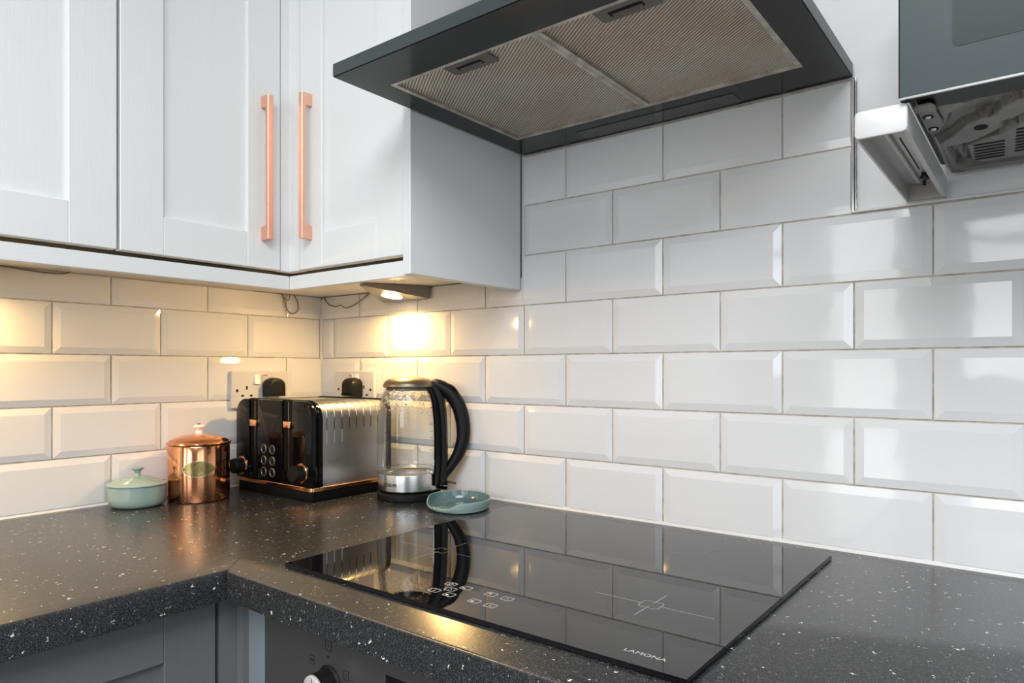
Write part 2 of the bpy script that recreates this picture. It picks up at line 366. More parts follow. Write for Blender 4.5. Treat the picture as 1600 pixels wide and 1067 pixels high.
# ------------------------------------------------------------------ splashback tiles
X0, HX, Y0, Z0, HZ = 0.4547, 0.10125, 0.1066, 0.0993, 0.1001
G = 0.0013                    # half joint
CACHE = {}
def tile_mesh(w, h, fl):
    key = (round(w, 4), round(h, 4), fl)
    if key in CACHE: return CACHE[key]
    bv = 0.0125; bm = newbm()
    l, r, b, t = [bv if c == '1' else 0.0008 for c in fl]
    o = [(0, 0), (w, 0), (w, h), (0, h)]; i = [(l, b), (w - r, b), (w - r, h - t), (l, h - t)]
    e0 = 0.0028; e = -0.0006; f = -0.0031
    vb = [bm.verts.new((p[0], e0, p[1])) for p in o]; vo = [bm.verts.new((p[0], e, p[1])) for p in o]; vi = [bm.verts.new((p[0], f, p[1])) for p in i]
    for k in range(4):
        j = (k + 1) % 4
        bm.faces.new((vb[k], vb[j], vo[j], vo[k])); bm.faces.new((vo[k], vo[j], vi[j], vi[k]))
    bm.faces.new(vi); bm.faces.new(vb[::-1])
    bmesh.ops.recalc_face_normals(bm, faces=bm.faces[:])
    CACHE[key] = mesh_of(bm, 'tile', 'tile')
    return CACHE[key]
def put_tile(wall, a0, a1, z0, z1, fl):
    """a = x on the back wall, a = -y on the left wall (a grows towards the room)"""
    w_, h_ = a1 - a0 - 2 * G, z1 - z0 - 2 * G
    if w_ < 0.006 or h_ < 0.006: return
    o = bpy.data.objects.new('tile', tile_mesh(w_, h_, fl)); COL.objects.link(o)
    j = lambda s: random.uniform(-s, s)
    if wall is wall_back:
        o.location = Vector((a0 + G, 0, z0 + G)) - ORG[wall.name]; o.rotation_euler = (j(0.0022), j(0.0006), j(0.0022))
    else:
        # left wall: the tile's local x runs to +y, so it starts at its far-from-corner end
        o.location = Vector((0, -a1 + G, z0 + G)) - ORG[wall.name]; o.rotation_euler = (j(0.0022), j(0.0006), PI / 2 + j(0.0022))
    o.parent = wall
top_z = lambda r: Z0 + r * HZ
CABZ = 0.4575
for r in range(7):
    z0 = 0.0035 if r == 0 else top_z(r - 1); z1 = top_z(r) if r < 6 else 0.698
    odd = (r % 2 == 0)
    js = [i for i in range(-6, 18) if (i % 2 != 0) == odd]
    for i in js:
        a0 = X0 + i * HX + (0 if odd else 0.0012); a1 = a0 + 2 * HX
        c0, c1 = max(a0, 0.0035), a1
        if r >= 5:
            c0 = max(c0, 0.6575); c1 = min(c1, 1.2635)
        if c1 - c0 < 0.01 or c0 > 2.1: continue
        b_ = '0' if r == 0 else '1'; t_ = '0' if r == 6 else '1'
        if r == 4:       # cut round the wall cupboard above
            if c0 < 0.6575:
                put_tile(wall_back, c0, min(c1, 0.6575), z0, CABZ, ('1' if c0 == a0 else '0') + ('1' if c1 == a1 and c1 < 0.6575 else '0') + '10')
                if c1 > 0.6575: put_tile(wall_back, 0.6575 - 2 * G, c1, z0, z1, '0111')
                continue
        put_tile(wall_back, c0, c1, z0, z1, ('1' if c0 == a0 else '0') + ('1' if c1 == a1 else '0') + b_ + t_)
for r in range(5):
    z0 = 0.0035 if r == 0 else top_z(r - 1); z1 = top_z(r) if r < 4 else CABZ
    even = (r % 2 == 0)
    ks = [k for k in range(-2, 14) if (k % 2 == 0) == even]
    for k in ks:
        a0 = Y0 + k * HX + (0 if even else 0.003); a1 = a0 + 2 * HX
        c0 = max(a0, 0.0035)
        if a1 - c0 < 0.01: continue
        # local left end is the far-from-corner end (a1)
        put_tile(wall_left, c0, a1, z0, z1, '1' + ('1' if c0 == a0 else '0') + ('0' if r == 0 else '1') + ('0' if r == 4 else '1'))
gb = newbm(); box(gb, 0, 2.35, 0.0006, 0.0031, 0.0, 0.4995 + 0.004); box(gb, 0.655, 1.2635, 0.0006, 0.0031, 0.5035, 0.70)
part('grout_bed', gb, 'grout', wall_back)
part('grout_bed', B(-0.0031, -0.0006, -1.6, 0, 0, 0.456), 'grout', wall_left)
# sealant along the worktop, corner bead, tile edge trim
sb = newbm()
prism(sb, [(-0.0045, -0.0), (0.0, 0.0), (0.0, 0.0052), (-0.0022, 0.0052)], 'x', 0.0, 2.35)
top('trim_1', sb, 'sealant', kind='structure', label='white sealant bead along the foot of the hob wall tiles')
top('trim_2', PR([(0.0042, 0.0), (0.0, 0.0), (0.0, 0.0048), (0.0022, 0.0048)], 'y', -1.6, -0.008), 'sealant', kind='structure', label='white sealant bead along the foot of the left wall tiles')
top('trim_3', PR([(0, 0), (0.0055, 0), (0.0005, -0.0055), (0, -0.0055)], 'z', 0.009, 0.452), 'sealant', kind='structure', label='pale grout bead in the tiled corner')
top('trim_4', PR([(0.6545, 0.0005), (0.6545, -0.003), (0.658, 0.0005)], 'z', 0.43, 0.70), 'sealant', kind='structure', label='sealant line where the cupboard end meets the tiles')
tb = newbm()
box(tb, 1.2640, 1.2672, -0.0062, 0.003, 0.5005, 0.7, 0.0006, 1)
box(tb, 1.2680, 1.2705, -0.0050, 0.003, 0.5040, 0.7, 0.0006, 1)
top('trim_5', tb, 'chrome', kind='structure', label='metal tile edging beside the plain white wall')
top('trim_6', B(1.2672, 2.35, -0.0062, 0.003, 0.5005, 0.5040, 0.0006, 1), 'sealant', kind='structure', label='white tile edging under the plain white wall')

# ================================================================== worktop
wt = thing('worktop', 'black speckled quartz worktop running round the corner', 'worktop', (0.6, -0.4, -0.04))
def slab(poly):
    bm = PR(poly, 'z', -0.04, 0.0)
    es = [e for e in bm.edges if abs(e.verts[0].co.z) < 1e-6 and abs(e.verts[1].co.z) < 1e-6 and
          (abs(e.verts[0].co.x - 0.618) < 1e-3 and abs(e.verts[1].co.x - 0.618) < 1e-3 or abs(e.verts[0].co.y + 0.618) < 0.0065 and abs(e.verts[1].co.y + 0.618) < 0.0065)]
    bmesh.ops.bevel(bm, geom=es, offset=0.003, segments=3, affect='EDGES', profile=0.5)
    return bm
part('slab', slab([(0.0, -1.6), (0.618, -1.6), (0.618, -0.6146), (0.5776, -0.5735), (0.0, -0.5735)]), 'quartz', wt, True)
part('slab', slab([(0.0, -0.573), (0.578, -0.573), (0.6185, -0.6140), (0.622, -0.618), (2.35, -0.618), (2.35, 0.0), (0.0, 0.0)]), 'quartz', wt, True)

# ================================================================== hob
HB = (0.668, 1.249, -0.5595, -0.060)
hob = thing('induction_hob', 'black glass induction hob set flat on the worktop', 'hob', ((HB[0] + HB[1]) / 2, (HB[2] + HB[3]) / 2, 0))
hb = PR([(HB[0], HB[2]), (HB[1], HB[2]), (HB[1], HB[3]), (HB[0], HB[3])], 'z', 0.0012, 0.006)
bmesh.ops.bevel(hb, geom=[e for e in hb.edges if min(e.verts[0].co.z, e.verts[1].co.z) > 0.005], offset=0.0012, segments=2, affect='EDGES')
part('glass_top', hb, 'black_glass', hob)
part('gasket', B(HB[0] + 0.003, HB[1] - 0.003, HB[2] + 0.003, HB[3] - 0.003, 0.0, 0.0013), 'black_matt', hob)
HT0, HT1 = 0.0060, 0.00608
def outline(bm, cx, cy, hx, hy, r, lw): ring_prism(bm, rrect(cx, cy, hx, hy, r, 4), rrect(cx, cy, hx - lw, hy - lw, max(r - lw, 0.0003), 4), 'z', HT0, HT1)
for cx, cy, ax, ay, mt in ((1.1394, -0.4060, 0.073, 0.040, 'print_mid'), (1.1096, -0.1950, 0.085, 0.057, 'print_grey'), (0.7904, -0.1793, 0.07, 0.05, 'print_grey'), (0.7925, -0.3815, 0.085, 0.06, 'print_grey')):
    bm = newbm(); t = 0.0004
    outline(bm, cx, cy, 0.0125, 0.0115, 0.005, 0.0009)
    for s in (-1, 1):
        x0, x1 = sorted((cx + s * 0.0125, cx + s * ax)); box(bm, x0, x1, cy - t, cy + t, HT0, HT1)
        y0, y1 = sorted((cy + s * 0.006, cy + s * ay)); box(bm, cx - t * 1.4, cx + t * 1.4, y0, y1, HT0, HT1)
    part('zone_marking', bm, mt, hob)
ICON = [(0.9115, -0.5183, 'I'), (0.9112, -0.4889, 'O'), (0.9241, -0.504, 'A'), (0.9366, -0.5196, 'Q'), (0.9358, -0.4888, 'Q'), (0.9747, -0.5183, 'Q'), (0.9747, -0.4886, 'S'), (0.9986, -0.5187, 'V'), (0.9994, -0.4895, 'A')]
for cx, cy, kd in ICON:
    bm = newbm(); outline(bm, cx, cy, 0.0075, 0.0058, 0.0028, 0.0008)
    if kd == 'I': box(bm, cx - 0.0004, cx + 0.0004, cy - 0.003, cy + 0.003, HT0, HT1)
    if kd == 'O': outline(bm, cx, cy, 0.0032, 0.0032, 0.0031, 0.0008)
    if kd in 'QS': box(bm, cx - 0.0045, cx, cy - 0.003 if kd == 'Q' else cy, cy if kd == 'Q' else cy + 0.003, HT0, HT1)
    if kd in 'AV':
        s = 1 if kd == 'A' else -1
        for q in (-1, 1):
            prism(bm, [(cx, cy + s * 0.0016), (cx, cy + s * 0.0024), (cx + q * 0.0026, cy - s * 0.0010), (cx + q * 0.0026, cy - s * 0.0018)], 'z', HT0, HT1)
    part('touch_icon', bm, 'print_white', hob)
bm = newbm(); box(bm, 1.020, 1.032, -0.4898, -0.4891, HT0, HT1)
part('touch_mark', bm, 'print_grey', hob)
part('touch_mark', B(0.944, 0.952, -0.4985, -0.4980, HT0, HT1), 'print_grey', hob)
part('lettering', text_bm('LAMONA', 0.0425, 0.0062, lambda u, v: (1.1755 + u, -0.5365 + v, HT1)), 'print_white', hob)

# ================================================================== cooker hood
hd = thing('cooker_hood', 'black angled cooker hood with two mesh grease filters over the hob', 'cooker hood', (0.962, -0.235, 0.70))
HX0, HX1, HY0, HZ0, HZ1 = 0.6605, 1.2640, -0.4715, 0.7005, 0.7190
FX0, FX1, FY0, FY1 = 0.7050, 1.2165, -0.4020, -0.0850
def rimpiece(poly): return PR(poly, 'z', HZ0, HZ1)
o4 = [(HX0, HY0), (HX1, HY0), (HX1, -0.0045), (HX0, -0.0045)]; i4 = [(FX0, FY0), (FX1, FY0), (FX1, FY1), (FX0, FY1)]
g = 0.0003
for k in range(4):
    j = (k + 1) % 4
    bm = rimpiece([o4[k], o4[j], i4[j], i4[k]])
    part('rim_panel', bm, 'hood_black', hd)
for (x0, x1, y0, y1) in ((HX0 - 0.0012, HX1 + 0.0012, HY0 - 0.0012, HY0 - 0.0001), (HX0 - 0.0012, HX0 - 0.0001, HY0 - 0.0001, -0.005), (HX1 + 0.0001, HX1 + 0.0012, HY0 - 0.0001, -0.005)):
    part('edge_band', B(x0, x1, y0, y1, HZ0 + 0.0012, HZ1 + 0.001), 'hood_edge', hd)
# shallow pyramid cover and chimney above
bm = newbm()
lo = [bm.verts.new((x, y, HZ1)) for x, y in o4]; hi = [bm.verts.new(p) for p in ((0.84, -0.27, 0.80), (1.085, -0.27, 0.80), (1.085, -0.0045, 0.80), (0.84, -0.0045, 0.80))]
for k in range(4): bm.faces.new((lo[k], lo[(k + 1) % 4], hi[(k + 1) % 4], hi[k]))
bm.faces.new(hi); bm.faces.new(lo[::-1]); bmesh.ops.recalc_face_normals(bm, faces=bm.faces[:])
part('canopy', bm, 'hood_black', hd)
part('chimney', B(0.842, 1.083, -0.268, -0.0045, 0.8002, RT - 0.002, 0.002, 1), 'hood_edge', hd)
part('filter_housing', B(FX0 - 0.002, FX1 + 0.002, FY0 - 0.002, FY1 + 0.002, 0.7160, 0.7185), 'black_matt', hd)
DX0, DX1 = 0.9655, 0.9795
for n_, (x0, x1, lx) in enumerate(((FX0, 0.9720, 0.846), (0.9725, FX1, 1.0945))):
    fbm = B(x0 + 0.006, x1 - 0.006, FY0 + 0.006, FY1 - 0.006, 0.7040, 0.7080)
    f_ = part('grease_filter', fbm, 'filter_mesh', hd)
    part('filter_frame', ring_prism(newbm(), [(x0, FY0), (x1, FY0), (x1, FY1), (x0, FY1)], [(x0 + 0.0075, FY0 + 0.0065), (x1 - 0.0075, FY0 + 0.0065), (x1 - 0.0075, FY1 - 0.0065), (x0 + 0.0075, FY1 - 0.0065)], 'z', 0.7006, 0.7090), 'filter_rim', f_)
    bm = PR(rrect(lx, -0.3790, 0.041, 0.0175, 0.006, 4), 'z', 0.7018, 0.7042, 0.0006, 1)
    lt = part('filter_latch', bm, 'latch', f_)
    part('latch_recess', PR(rrect(lx - 0.002, -0.3775, 0.023, 0.0062, 0.002, 4), 'z', 0.70165, 0.7019), 'dark_hole', f_)
    part('latch_bar', B(lx - 0.021, lx + 0.019, -0.3775, -0.3735, 0.7005, 0.7020, 0.0004, 1), 'latch', f_)
part('light_lens', B(0.815, 1.105, -0.0560, -0.0125, 0.6995, 0.7010, 0.0005, 1), 'hood_lens', hd)

# ================================================================== wall cupboards
DZ0, DZ1 = 0.4650, 1.170
class Face:
    """maps (u along the door, n outwards, v up)"""
    def __init__(s, f): s.f = f
    def box(s, u0, u1, n0, n1, v0, v1, bev=0.0):
        a, b = s.f(u0, n0), s.f(u1, n1)
        return B(min(a[0], b[0]), max(a[0], b[0]), min(a[1], b[1]), max(a[1], b[1]), v0, v1, bev=bev, seg=1)
faceL = Face(lambda u, n: (0.280 + n, u))          # left run, doors face +x
faceR = Face(lambda u, n: (u, -0.283 - n))         # hob wall, doors face -y
def shaker(parent, F, u0, u1, v0, v1, mv, mh, sw=0.07, th=0.020, handle=None, nameless=None):
    d = part('door', F.box(u0 + sw - 0.004, u1 - sw + 0.004, 0.002, th - 0.0085, v0 + 0.06, v1 - 0.06), mv, parent)
    for a, b in ((u0, u0 + sw), (u1 - sw, u1)): part('stile', F.box(a, b, 0.0005, th, v0, v1, 0.0012), mv, d)
    for a, b in ((v0, v0 + 0.066), (v1 - 0.066, v1)): part('rail', F.box(u0 + sw, u1 - sw, 0.001, th - 0.0004, a, b, 0.0010), mh, d)
    return d
def bar_handle(parent, F, u0, u1, side, v0, v1, th=0.020):
    """square copper bow: u0..u1 bar width, deeper feet at both ends"""
    bm = newbm()
    n0, n1 = th + 0.015, th + 0.0235
    prof = [(th, v0), (n1, v0 + 0.001), (n1, v1 - 0.001), (th, v1), (th, v1 - 0.023), (n0 - 0.001, v1 - 0.0235), (n0, v1 - 0.027), (n0, v0 + 0.032), (n0 - 0.002, v0 + 0.0275), (th, v0 + 0.026)]
    a, b = F.f(u0, 0), F.f(u1, 0)
    def conv(u, n, v): x, y = F.f(u, n); return (x, y, v)
    v0_ = [bm.verts.new(conv(u0, n, v)) for n, v in prof]; v1_ = [bm.verts.new(conv(u1, n, v)) for n, v in prof]
    bm.faces.new(v0_); bm.faces.new(v1_[::-1])
    for i in range(len(prof)):
        j = (i + 1) % len(prof); bm.faces.new((v0_[i], v0_[j], v1_[j], v1_[i]))
    bmesh.ops.recalc_face_normals(bm, faces=bm.faces[:])
    bmesh.ops.bevel(bm, geom=bm.edges[:], offset=0.0007, segments=1, affect='EDGES')
    return part('handle', bm, 'copper_satin', parent)
cu1 = thing('wall_cupboard', 'white wall cupboard at the frame edge, over the sage dish', 'cupboard', (0.14, -0.92, 0.457), group='white wall cupboards')
bm = newbm(); ca0, ca1 = -1.222, -0.6225
part('carcass', B(0.002, 0.264, ca0, ca1, 0.4575, 1.176), 'cab_inner', cu1)
part('gap_shade_strip', B(0.2642, 0.2660, ca0, ca1, 0.4576, 0.476), 'gap_shade', cu1)  # added strip: paints the shade in the gap between door and pelmet
shaker(cu1, faceL, -0.9225, -0.6235, DZ0, DZ1, 'cab_v', 'cab_h')
shaker(cu1, faceL, -1.2250, -0.9255, DZ0, DZ1, 'cab_v', 'cab_h')
cu2 = thing('wall_cupboard', 'white corner wall cupboard with two copper bar handles', 'cupboard', (0.2, -0.2, 0.457), group='white wall cupboards')
bm = PR([(0.002, -0.6205), (0.264, -0.6205), (0.264, -0.267), (0.634, -0.267), (0.634, -0.0062), (0.002, -0.0062)], 'z', 0.4575, 1.176)
part('carcass', bm, 'cab_inner', cu2)
part('gap_shade_strip', B(0.2642, 0.2660, -0.6205, -0.2672, 0.4576, 0.476), 'gap_shade', cu2)  # gap shade painted along both runs of the corner cupboard
part('gap_shade_strip', B(0.2664, 0.634, -0.2690, -0.2672, 0.4576, 0.476), 'gap_shade', cu2)
dB = shaker(cu2, faceL, -0.6185, -0.3222, DZ0, DZ1, 'cab_v', 'cab_h'); bar_handle(dB, faceL, -0.3645, -0.3525, 1, 0.5175, 0.7945)
dC = shaker(cu2, faceR, 0.3350, 0.6290, DZ0, DZ1, 'cab_v', 'cab_h'); bar_handle(dC, faceR, 0.3655, 0.3765, -1, 0.5190, 0.7985)
part('corner_post', PR([(0.281, -0.3205), (0.2995, -0.3205), (0.3005, -0.3030), (0.318, -0.3020), (0.3335, -0.3020), (0.3335, -0.284), (0.281, -0.284)], 'z', 0.464, DZ1, 0.0008, 1), 'cab_v', cu2)
part('end_panel', B(0.6350, 0.6535, -0.3105, -0.0070, 0.4300, 1.178, 0.0008, 1), 'cab_panel', cu2)
# light pelmet under the doors
pel = thing('light_pelmet', 'white pelmet strip under the wall cupboard doors', 'pelmet', (0.3, -0.3, 0.43))
part('pelmet_board', B(0.2800, 0.2955, -1.225, -0.2985, 0.4292, 0.4562, 0.0008, 1), 'cab_h', pel)
part('pelmet_board', B(0.2958, 0.6345, -0.2985, -0.2830, 0.4292, 0.4562, 0.0008, 1), 'cab_h', pel)

# ================================================================== under-cupboard lamps
def wedge_lamp(name, label, F, uc, power):
    """triangular wedge: thick edge at the wall, thin apex towards the room. F(u, d) -> x, y with d away from the wall"""
    px, py = F(uc, 0.06)
    t = thing(name, label, 'lamp', (px, py, 0.43), group='wedge lamps under the wall cupboards')
    zt, zb, za = 0.4570, 0.4285, 0.4505
    tri = [(uc - 0.077, 0.012), (uc + 0.077, 0.012), (uc + 0.006, 0.142), (uc - 0.006, 0.142)]
    bm = newbm(); up = [bm.verts.new((*F(u, d), zt)) for u, d in tri]
    dn = [bm.verts.new((*F(u, d), zb if d < 0.05 else za)) for u, d in tri]
    for k in range(4): bm.faces.new((up[k], up[(k + 1) % 4], dn[(k + 1) % 4], dn[k]))
    bm.faces.new(up); bm.faces.new(dn); bmesh.ops.recalc_face_normals(bm, faces=bm.faces[:])
    bmesh.ops.bevel(bm, geom=bm.edges[:], offset=0.0012, segments=2, affect='EDGES')
    part('lamp_body', bm, 'lamp_steel', t)
    # lens and rim on the sloping underside
    d0 = 0.055; slope = (za - zb) / 0.13
    def disc(r0, r1, off, n=32):
        b = newbm(); R0 = []; R1 = []
        for k in range(n):
            a = 2 * PI * k / n; c, s = math.cos(a), math.sin(a)
            for R, rr in ((R0, r0), (R1, r1)):
                d = d0 + rr * s; u = uc + rr * c
                R.append(b.verts.new((*F(u, d), zb + slope * (d - 0.012) - off)))
        for k in range(n): b.faces.new((R0[k], R0[(k + 1) % n], R1[(k + 1) % n], R1[k]))
        if r0 < 0.02: b.faces.new(R0)
        bmesh.ops.recalc_face_normals(b, faces=b.faces[:])
        return b
    part('lamp_rim', disc(0.0240, 0.0275, 0.0016), 'steel_dark', t, True)
    part('lens', disc(0.0180, 0.0235, 0.0012), 'lamp_lens', t)
    d = bpy.data.lights.new('lamp_glow', 'AREA'); d.shape = 'DISK'; d.size = 0.040; d.energy = power; d.color = (1.0, 0.61, 0.21)
    l = bpy.data.objects.new('lamp_glow', d); COL.objects.link(l)
    x, y = F(uc, d0); l.location = Vector((x, y, zb + slope * (d0 - 0.012) - 0.004)) - Vector((px, py, 0.43)); l.parent = t
    q0, q1 = Vector((*F(uc, 0.0), 0)), Vector((*F(uc, 1.0), 0))
    l.rotation_euler = ((q1 - q0).normalized() * 0.50 + Vector((0, 0, -1))).to_track_quat('-Z', 'Y').to_euler()
    return t
wedge_lamp('wedge_lamp', 'lit steel triangular lamp under the corner cupboard', lambda u, d: (u, -d), 0.327, 2.5)
wedge_lamp('wedge_lamp', 'lit triangular lamp under the cupboard over the sage dish', lambda u, d: (d, -u), 0.800, 2.8)
def cable(name, label, pts, r=0.0014):
    top(name, TU(catmull(pts, 6), r, 6), 'cable_grey', True, label=label, cat='cable', group='thin lamp cables')
cable('lamp_cable', 'thin brown cable sagging between corner and lamp', [(0.0195, -0.008, 0.4572), (0.028, -0.008, 0.446), (0.0426, -0.008, 0.4355), (0.0684, -0.008, 0.4300), (0.0862, -0.008, 0.4325), (0.1063, -0.008, 0.4248), (0.1359, -0.008, 0.4295), (0.1744, -0.008, 0.4450), (0.200, -0.010, 0.4572)])
cable('lamp_cable', 'thin looped cable hanging on tiles near the corner', [(0.007, -0.1215, 0.4572), (0.008, -0.1165, 0.440), (0.008, -0.1086, 0.4175), (0.008, -0.0925, 0.4098), (0.008, -0.0775, 0.4200), (0.008, -0.0790, 0.440), (0.007, -0.0890, 0.4572)])
cable('lamp_cable', 'thin cable end sticking down by the looped cable', [(0.006, -0.1230, 0.4572), (0.0075, -0.1150, 0.446), (0.0075, -0.1080, 0.441), (0.0075, -0.1020, 0.446), (0.006, -0.1010, 0.4572)], 0.0009)
cable('lamp_cable', 'thin cable under the cupboard above the sage dish', [(0.008, -0.700, 0.4572), (0.009, -0.6862, 0.4560), (0.009, -0.6616, 0.4535), (0.009, -0.6257, 0.4518), (0.009, -0.6012, 0.4530), (0.008, -0.5880, 0.4572)])

# ================================================================== sockets and plugs
def socket(label, F, uc, flip):
    """F(u, d): u to the viewer's right along the wall, d out of the wall"""
    zc = 0.2235; px, py = F(uc, 0.0)
    t = thing('double_socket', label, 'socket', (px, py, zc - 0.043), group='white double wall sockets')
    def bx(u0, u1, d0, d1, z0, z1, bev=0.0, seg=2):
        a, b = F(u0, d0), F(u1, d1)
        return B(min(a[0], b[0]), max(a[0], b[0]), min(a[1], b[1]), max(a[1], b[1]), z0, z1, bev=bev, seg=seg)
    part('faceplate', bx(uc - 0.073, uc + 0.073, 0.0037, 0.0135, zc - 0.043, zc + 0.043, 0.0018), 'plastic_shaded', t)
    f = 0.0135
    for s in (-1, 1):
        gx = uc + s * 0.036
        # rocker
        on = (s > 0) != flip
        dt, db = (f + 0.0030, f + 0.0006) if on else (f + 0.0012, f + 0.0062)
        u0, u1 = uc + s * 0.0105 - 0.0068, uc + s * 0.0105 + 0.0068
        bm = newbm(); prof = [(f - 0.001, zc + 0.012), (db, zc + 0.0125), (dt, zc + 0.0350), (f - 0.001, zc + 0.0355)]
        A = [bm.verts.new((*F(u0, d_), z_)) for d_, z_ in prof]; Cc = [bm.verts.new((*F(u1, d_), z_)) for d_, z_ in prof]
        bm.faces.new(A); bm.faces.new(Cc[::-1])
        for k in range(4): bm.faces.new((A[k], A[(k + 1) % 4], Cc[(k + 1) % 4], Cc[k]))
        bmesh.ops.recalc_face_normals(bm, faces=bm.faces[:]); bmesh.ops.bevel(bm, geom=bm.edges[:], offset=0.0005, segments=1, affect='EDGES')
        r = part('rocker_switch', bm, 'plastic_shaded' if on else 'rocker_lit', t)
        if (s > 0) != flip: part('red_marker', bx(uc + s * 0.0105 - 0.005, uc + s * 0.0105 + 0.005, f, f + 0.0042, zc + 0.0325, zc + 0.0345), 'red', r)
        part('earth_slot', bx(gx - 0.0022, gx + 0.0022, f - 0.001, f + 0.0002, zc + 0.000, zc + 0.0085), 'dark_hole', t)
        for q in (-1, 1): part('pin_slot', bx(gx + q * 0.011 - 0.0036, gx + q * 0.011 + 0.0036, f - 0.001, f + 0.0002, zc - 0.0165, zc - 0.0122), 'dark_hole', t)
        sx = uc + s * 0.0605
        n = 14; bm = newbm()
        ring = [(sx + 0.0035 * math.cos(2 * PI * k / n), zc - 0.002 + 0.0035 * math.sin(2 * PI * k / n)) for k in range(n)]
        A = [bm.verts.new((*F(u, f + 0.0003), z)) for u, z in ring]; Bv = [bm.verts.new((*F(u, f - 0.001), z)) for u, z in ring]
        bm.faces.new(A); [bm.faces.new((A[k], A[(k + 1) % n], Bv[(k + 1) % n], Bv[k])) for k in range(n)]
        part('fixing_screw', bm, 'screw_dark', t)
    return t
FL_ = lambda u, d: (d, u)          # left wall: viewer's right is +y
FB_ = lambda u, d: (u, -d)         # hob wall: viewer's right is +x
socket('white double socket on the wall behind the copper canister', FL_, -0.185, False)
socket('white double socket on the wall behind the kettle', FB_, 0.146, True)
def plug(label, F, uc, zc):
    px, py = F(uc, 0.02)
    t = thing('mains_plug', label, 'plug', (px, py, zc - 0.02), group='black plugs behind the toaster')
    prof = []
    for a in range(0, 13):
        th = PI * a / 12; prof.append((0.0245 * math.cos(th), 0.004 + 0.0215 * abs(math.sin(th)) ** 0.7))
    prof = [(0.0245, -0.020)] + prof + [(-0.0245, -0.020)]
    bm = newbm(); rings = []
    for d, s in ((0.0138, 0.93), (0.020, 1.0), (0.036, 0.96), (0.042, 0.86), (0.0435, 0.74)):
        rings.append([bm.verts.new((*F(uc + u * s, d), zc + (v + 0.0) * s)) for u, v in prof])
    n = len(prof)
    for a, b in zip(rings, rings[1:]):
        for k in range(n): bm.faces.new((a[k], a[(k + 1) % n], b[(k + 1) % n], b[k]))
    bm.faces.new(rings[0]); bm.faces.new(rings[-1]); bmesh.ops.recalc_face_normals(bm, faces=bm.faces[:])
    part('plug_body', bm, 'black_satin', t, True)
    # flat cover panel
    cv = [bm2 for bm2 in ()]
    b2 = newbm(); A = [b2.verts.new((*F(uc + u * 0.62, 0.0437), zc + 0.0015 + v * 0.66)) for u, v in prof]; Bv = [b2.verts.new((*F(uc + u * 0.58, 0.0447), zc + 0.0015 + v * 0.62)) for u, v in prof]
    for k in range(n): b2.faces.new((A[k], A[(k + 1) % n], Bv[(k + 1) % n], Bv[k]))
    b2.faces.new(Bv); bmesh.ops.recalc_face_normals(b2, faces=b2.faces[:])
    part('plug_cover', b2, 'black_satin', t)
plug('black plug in the socket behind the copper canister', FL_, -0.158, 0.2255)
plug('black plug in the socket behind the kettle', FB_, 0.155, 0.2255)

# ================================================================== sage casserole
cs = thing('casserole_dish', 'small sage green lidded casserole dish on the worktop', 'casserole', (0.0615, -0.487, 0))
cx, cy = 0.0615, -0.487
prof = [(0, 0.0), (0.040, 0.0), (0.0465, 0.0025), (0.0505, 0.008), (0.0520, 0.018), (0.0525, 0.040), (0.0525, 0.0425), (0.0495, 0.0425), (0.0490, 0.010), (0, 0.008)]
part('dish', LA(prof, 56, cx, cy), 'sage', cs, True)
prof = [(0, 0.0555)]
lp = [(0.0545, 0.0428), (0.0550, 0.0440), (0.0545, 0.0456), (0.0525, 0.0468), (0.0470, 0.0492)]
for k, r in enumerate((0.044, 0.039, 0.034, 0.029, 0.024, 0.019)):     # raised rings on the lid
    z = 0.0500 + (0.047 - r) * 0.22
    lp += [(r + 0.0022, z - 0.0002), (r + 0.0015, z + 0.0007), (r, z + 0.0009), (r - 0.0015, z + 0.0006)]
lp += [(0.012, 0.0585), (0.0085, 0.0592), (0, 0.0594)]
part('lid', LA([(0, 0.0430)] + lp, 56, cx, cy), 'sage', cs, True)
part('knob', LA([(0.0075, 0.0588), (0.0060, 0.0605), (0.0050, 0.0640), (0.0058, 0.0680), (0.0090, 0.0715), (0.0118, 0.0735), (0.0122, 0.0748), (0.0105, 0.0755), (0, 0.0752)], 32, cx, cy), 'sage', cs, True)

# ================================================================== copper canister
cn = thing('copper_canister', 'polished copper canister with brass plaque and cream knob', 'canister', (0.0885, -0.3755, 0))
cx, cy = 0.0885, -0.3755; R = 0.0600
prof = [(0, 0.0), (R - 0.004, 0.0), (R - 0.001, 0.0012), (R, 0.004), (R, 0.113), (R - 0.001, 0.1148), (R - 0.0035, 0.1140), (R - 0.004, 0.008), (0, 0.006)]
part('body', LA(prof, 72, cx, cy), 'copper', cn, True)
prof = [(0, 0.1155), (R - 0.001, 0.1155), (R + 0.0022, 0.1160), (R + 0.0032, 0.1180), (R + 0.0022, 0.1200), (R - 0.0005, 0.1206), (R - 0.004, 0.1240), (R - 0.012, 0.1285), (R - 0.026, 0.1328), (R - 0.042, 0.1352), (0, 0.1360)]
part('lid', LA(prof, 72, cx, cy), 'copper', cn, True)
kn = part('knob', LA([(0.0070, 0.1360), (0.0068, 0.1410), (0.0060, 0.1440), (0.0085, 0.1470), (0.0112, 0.1495), (0.0116, 0.1520), (0.0095, 0.1545), (0.0050, 0.1556), (0, 0.1557)], 32, cx, cy), 'cream_knob', cn, True)
part('knob_screw', LA([(0.0038, 0.1553), (0.0036, 0.1570), (0.0020, 0.1577), (0, 0.1578)], 16, cx, cy), 'screw_dark', kn, True)
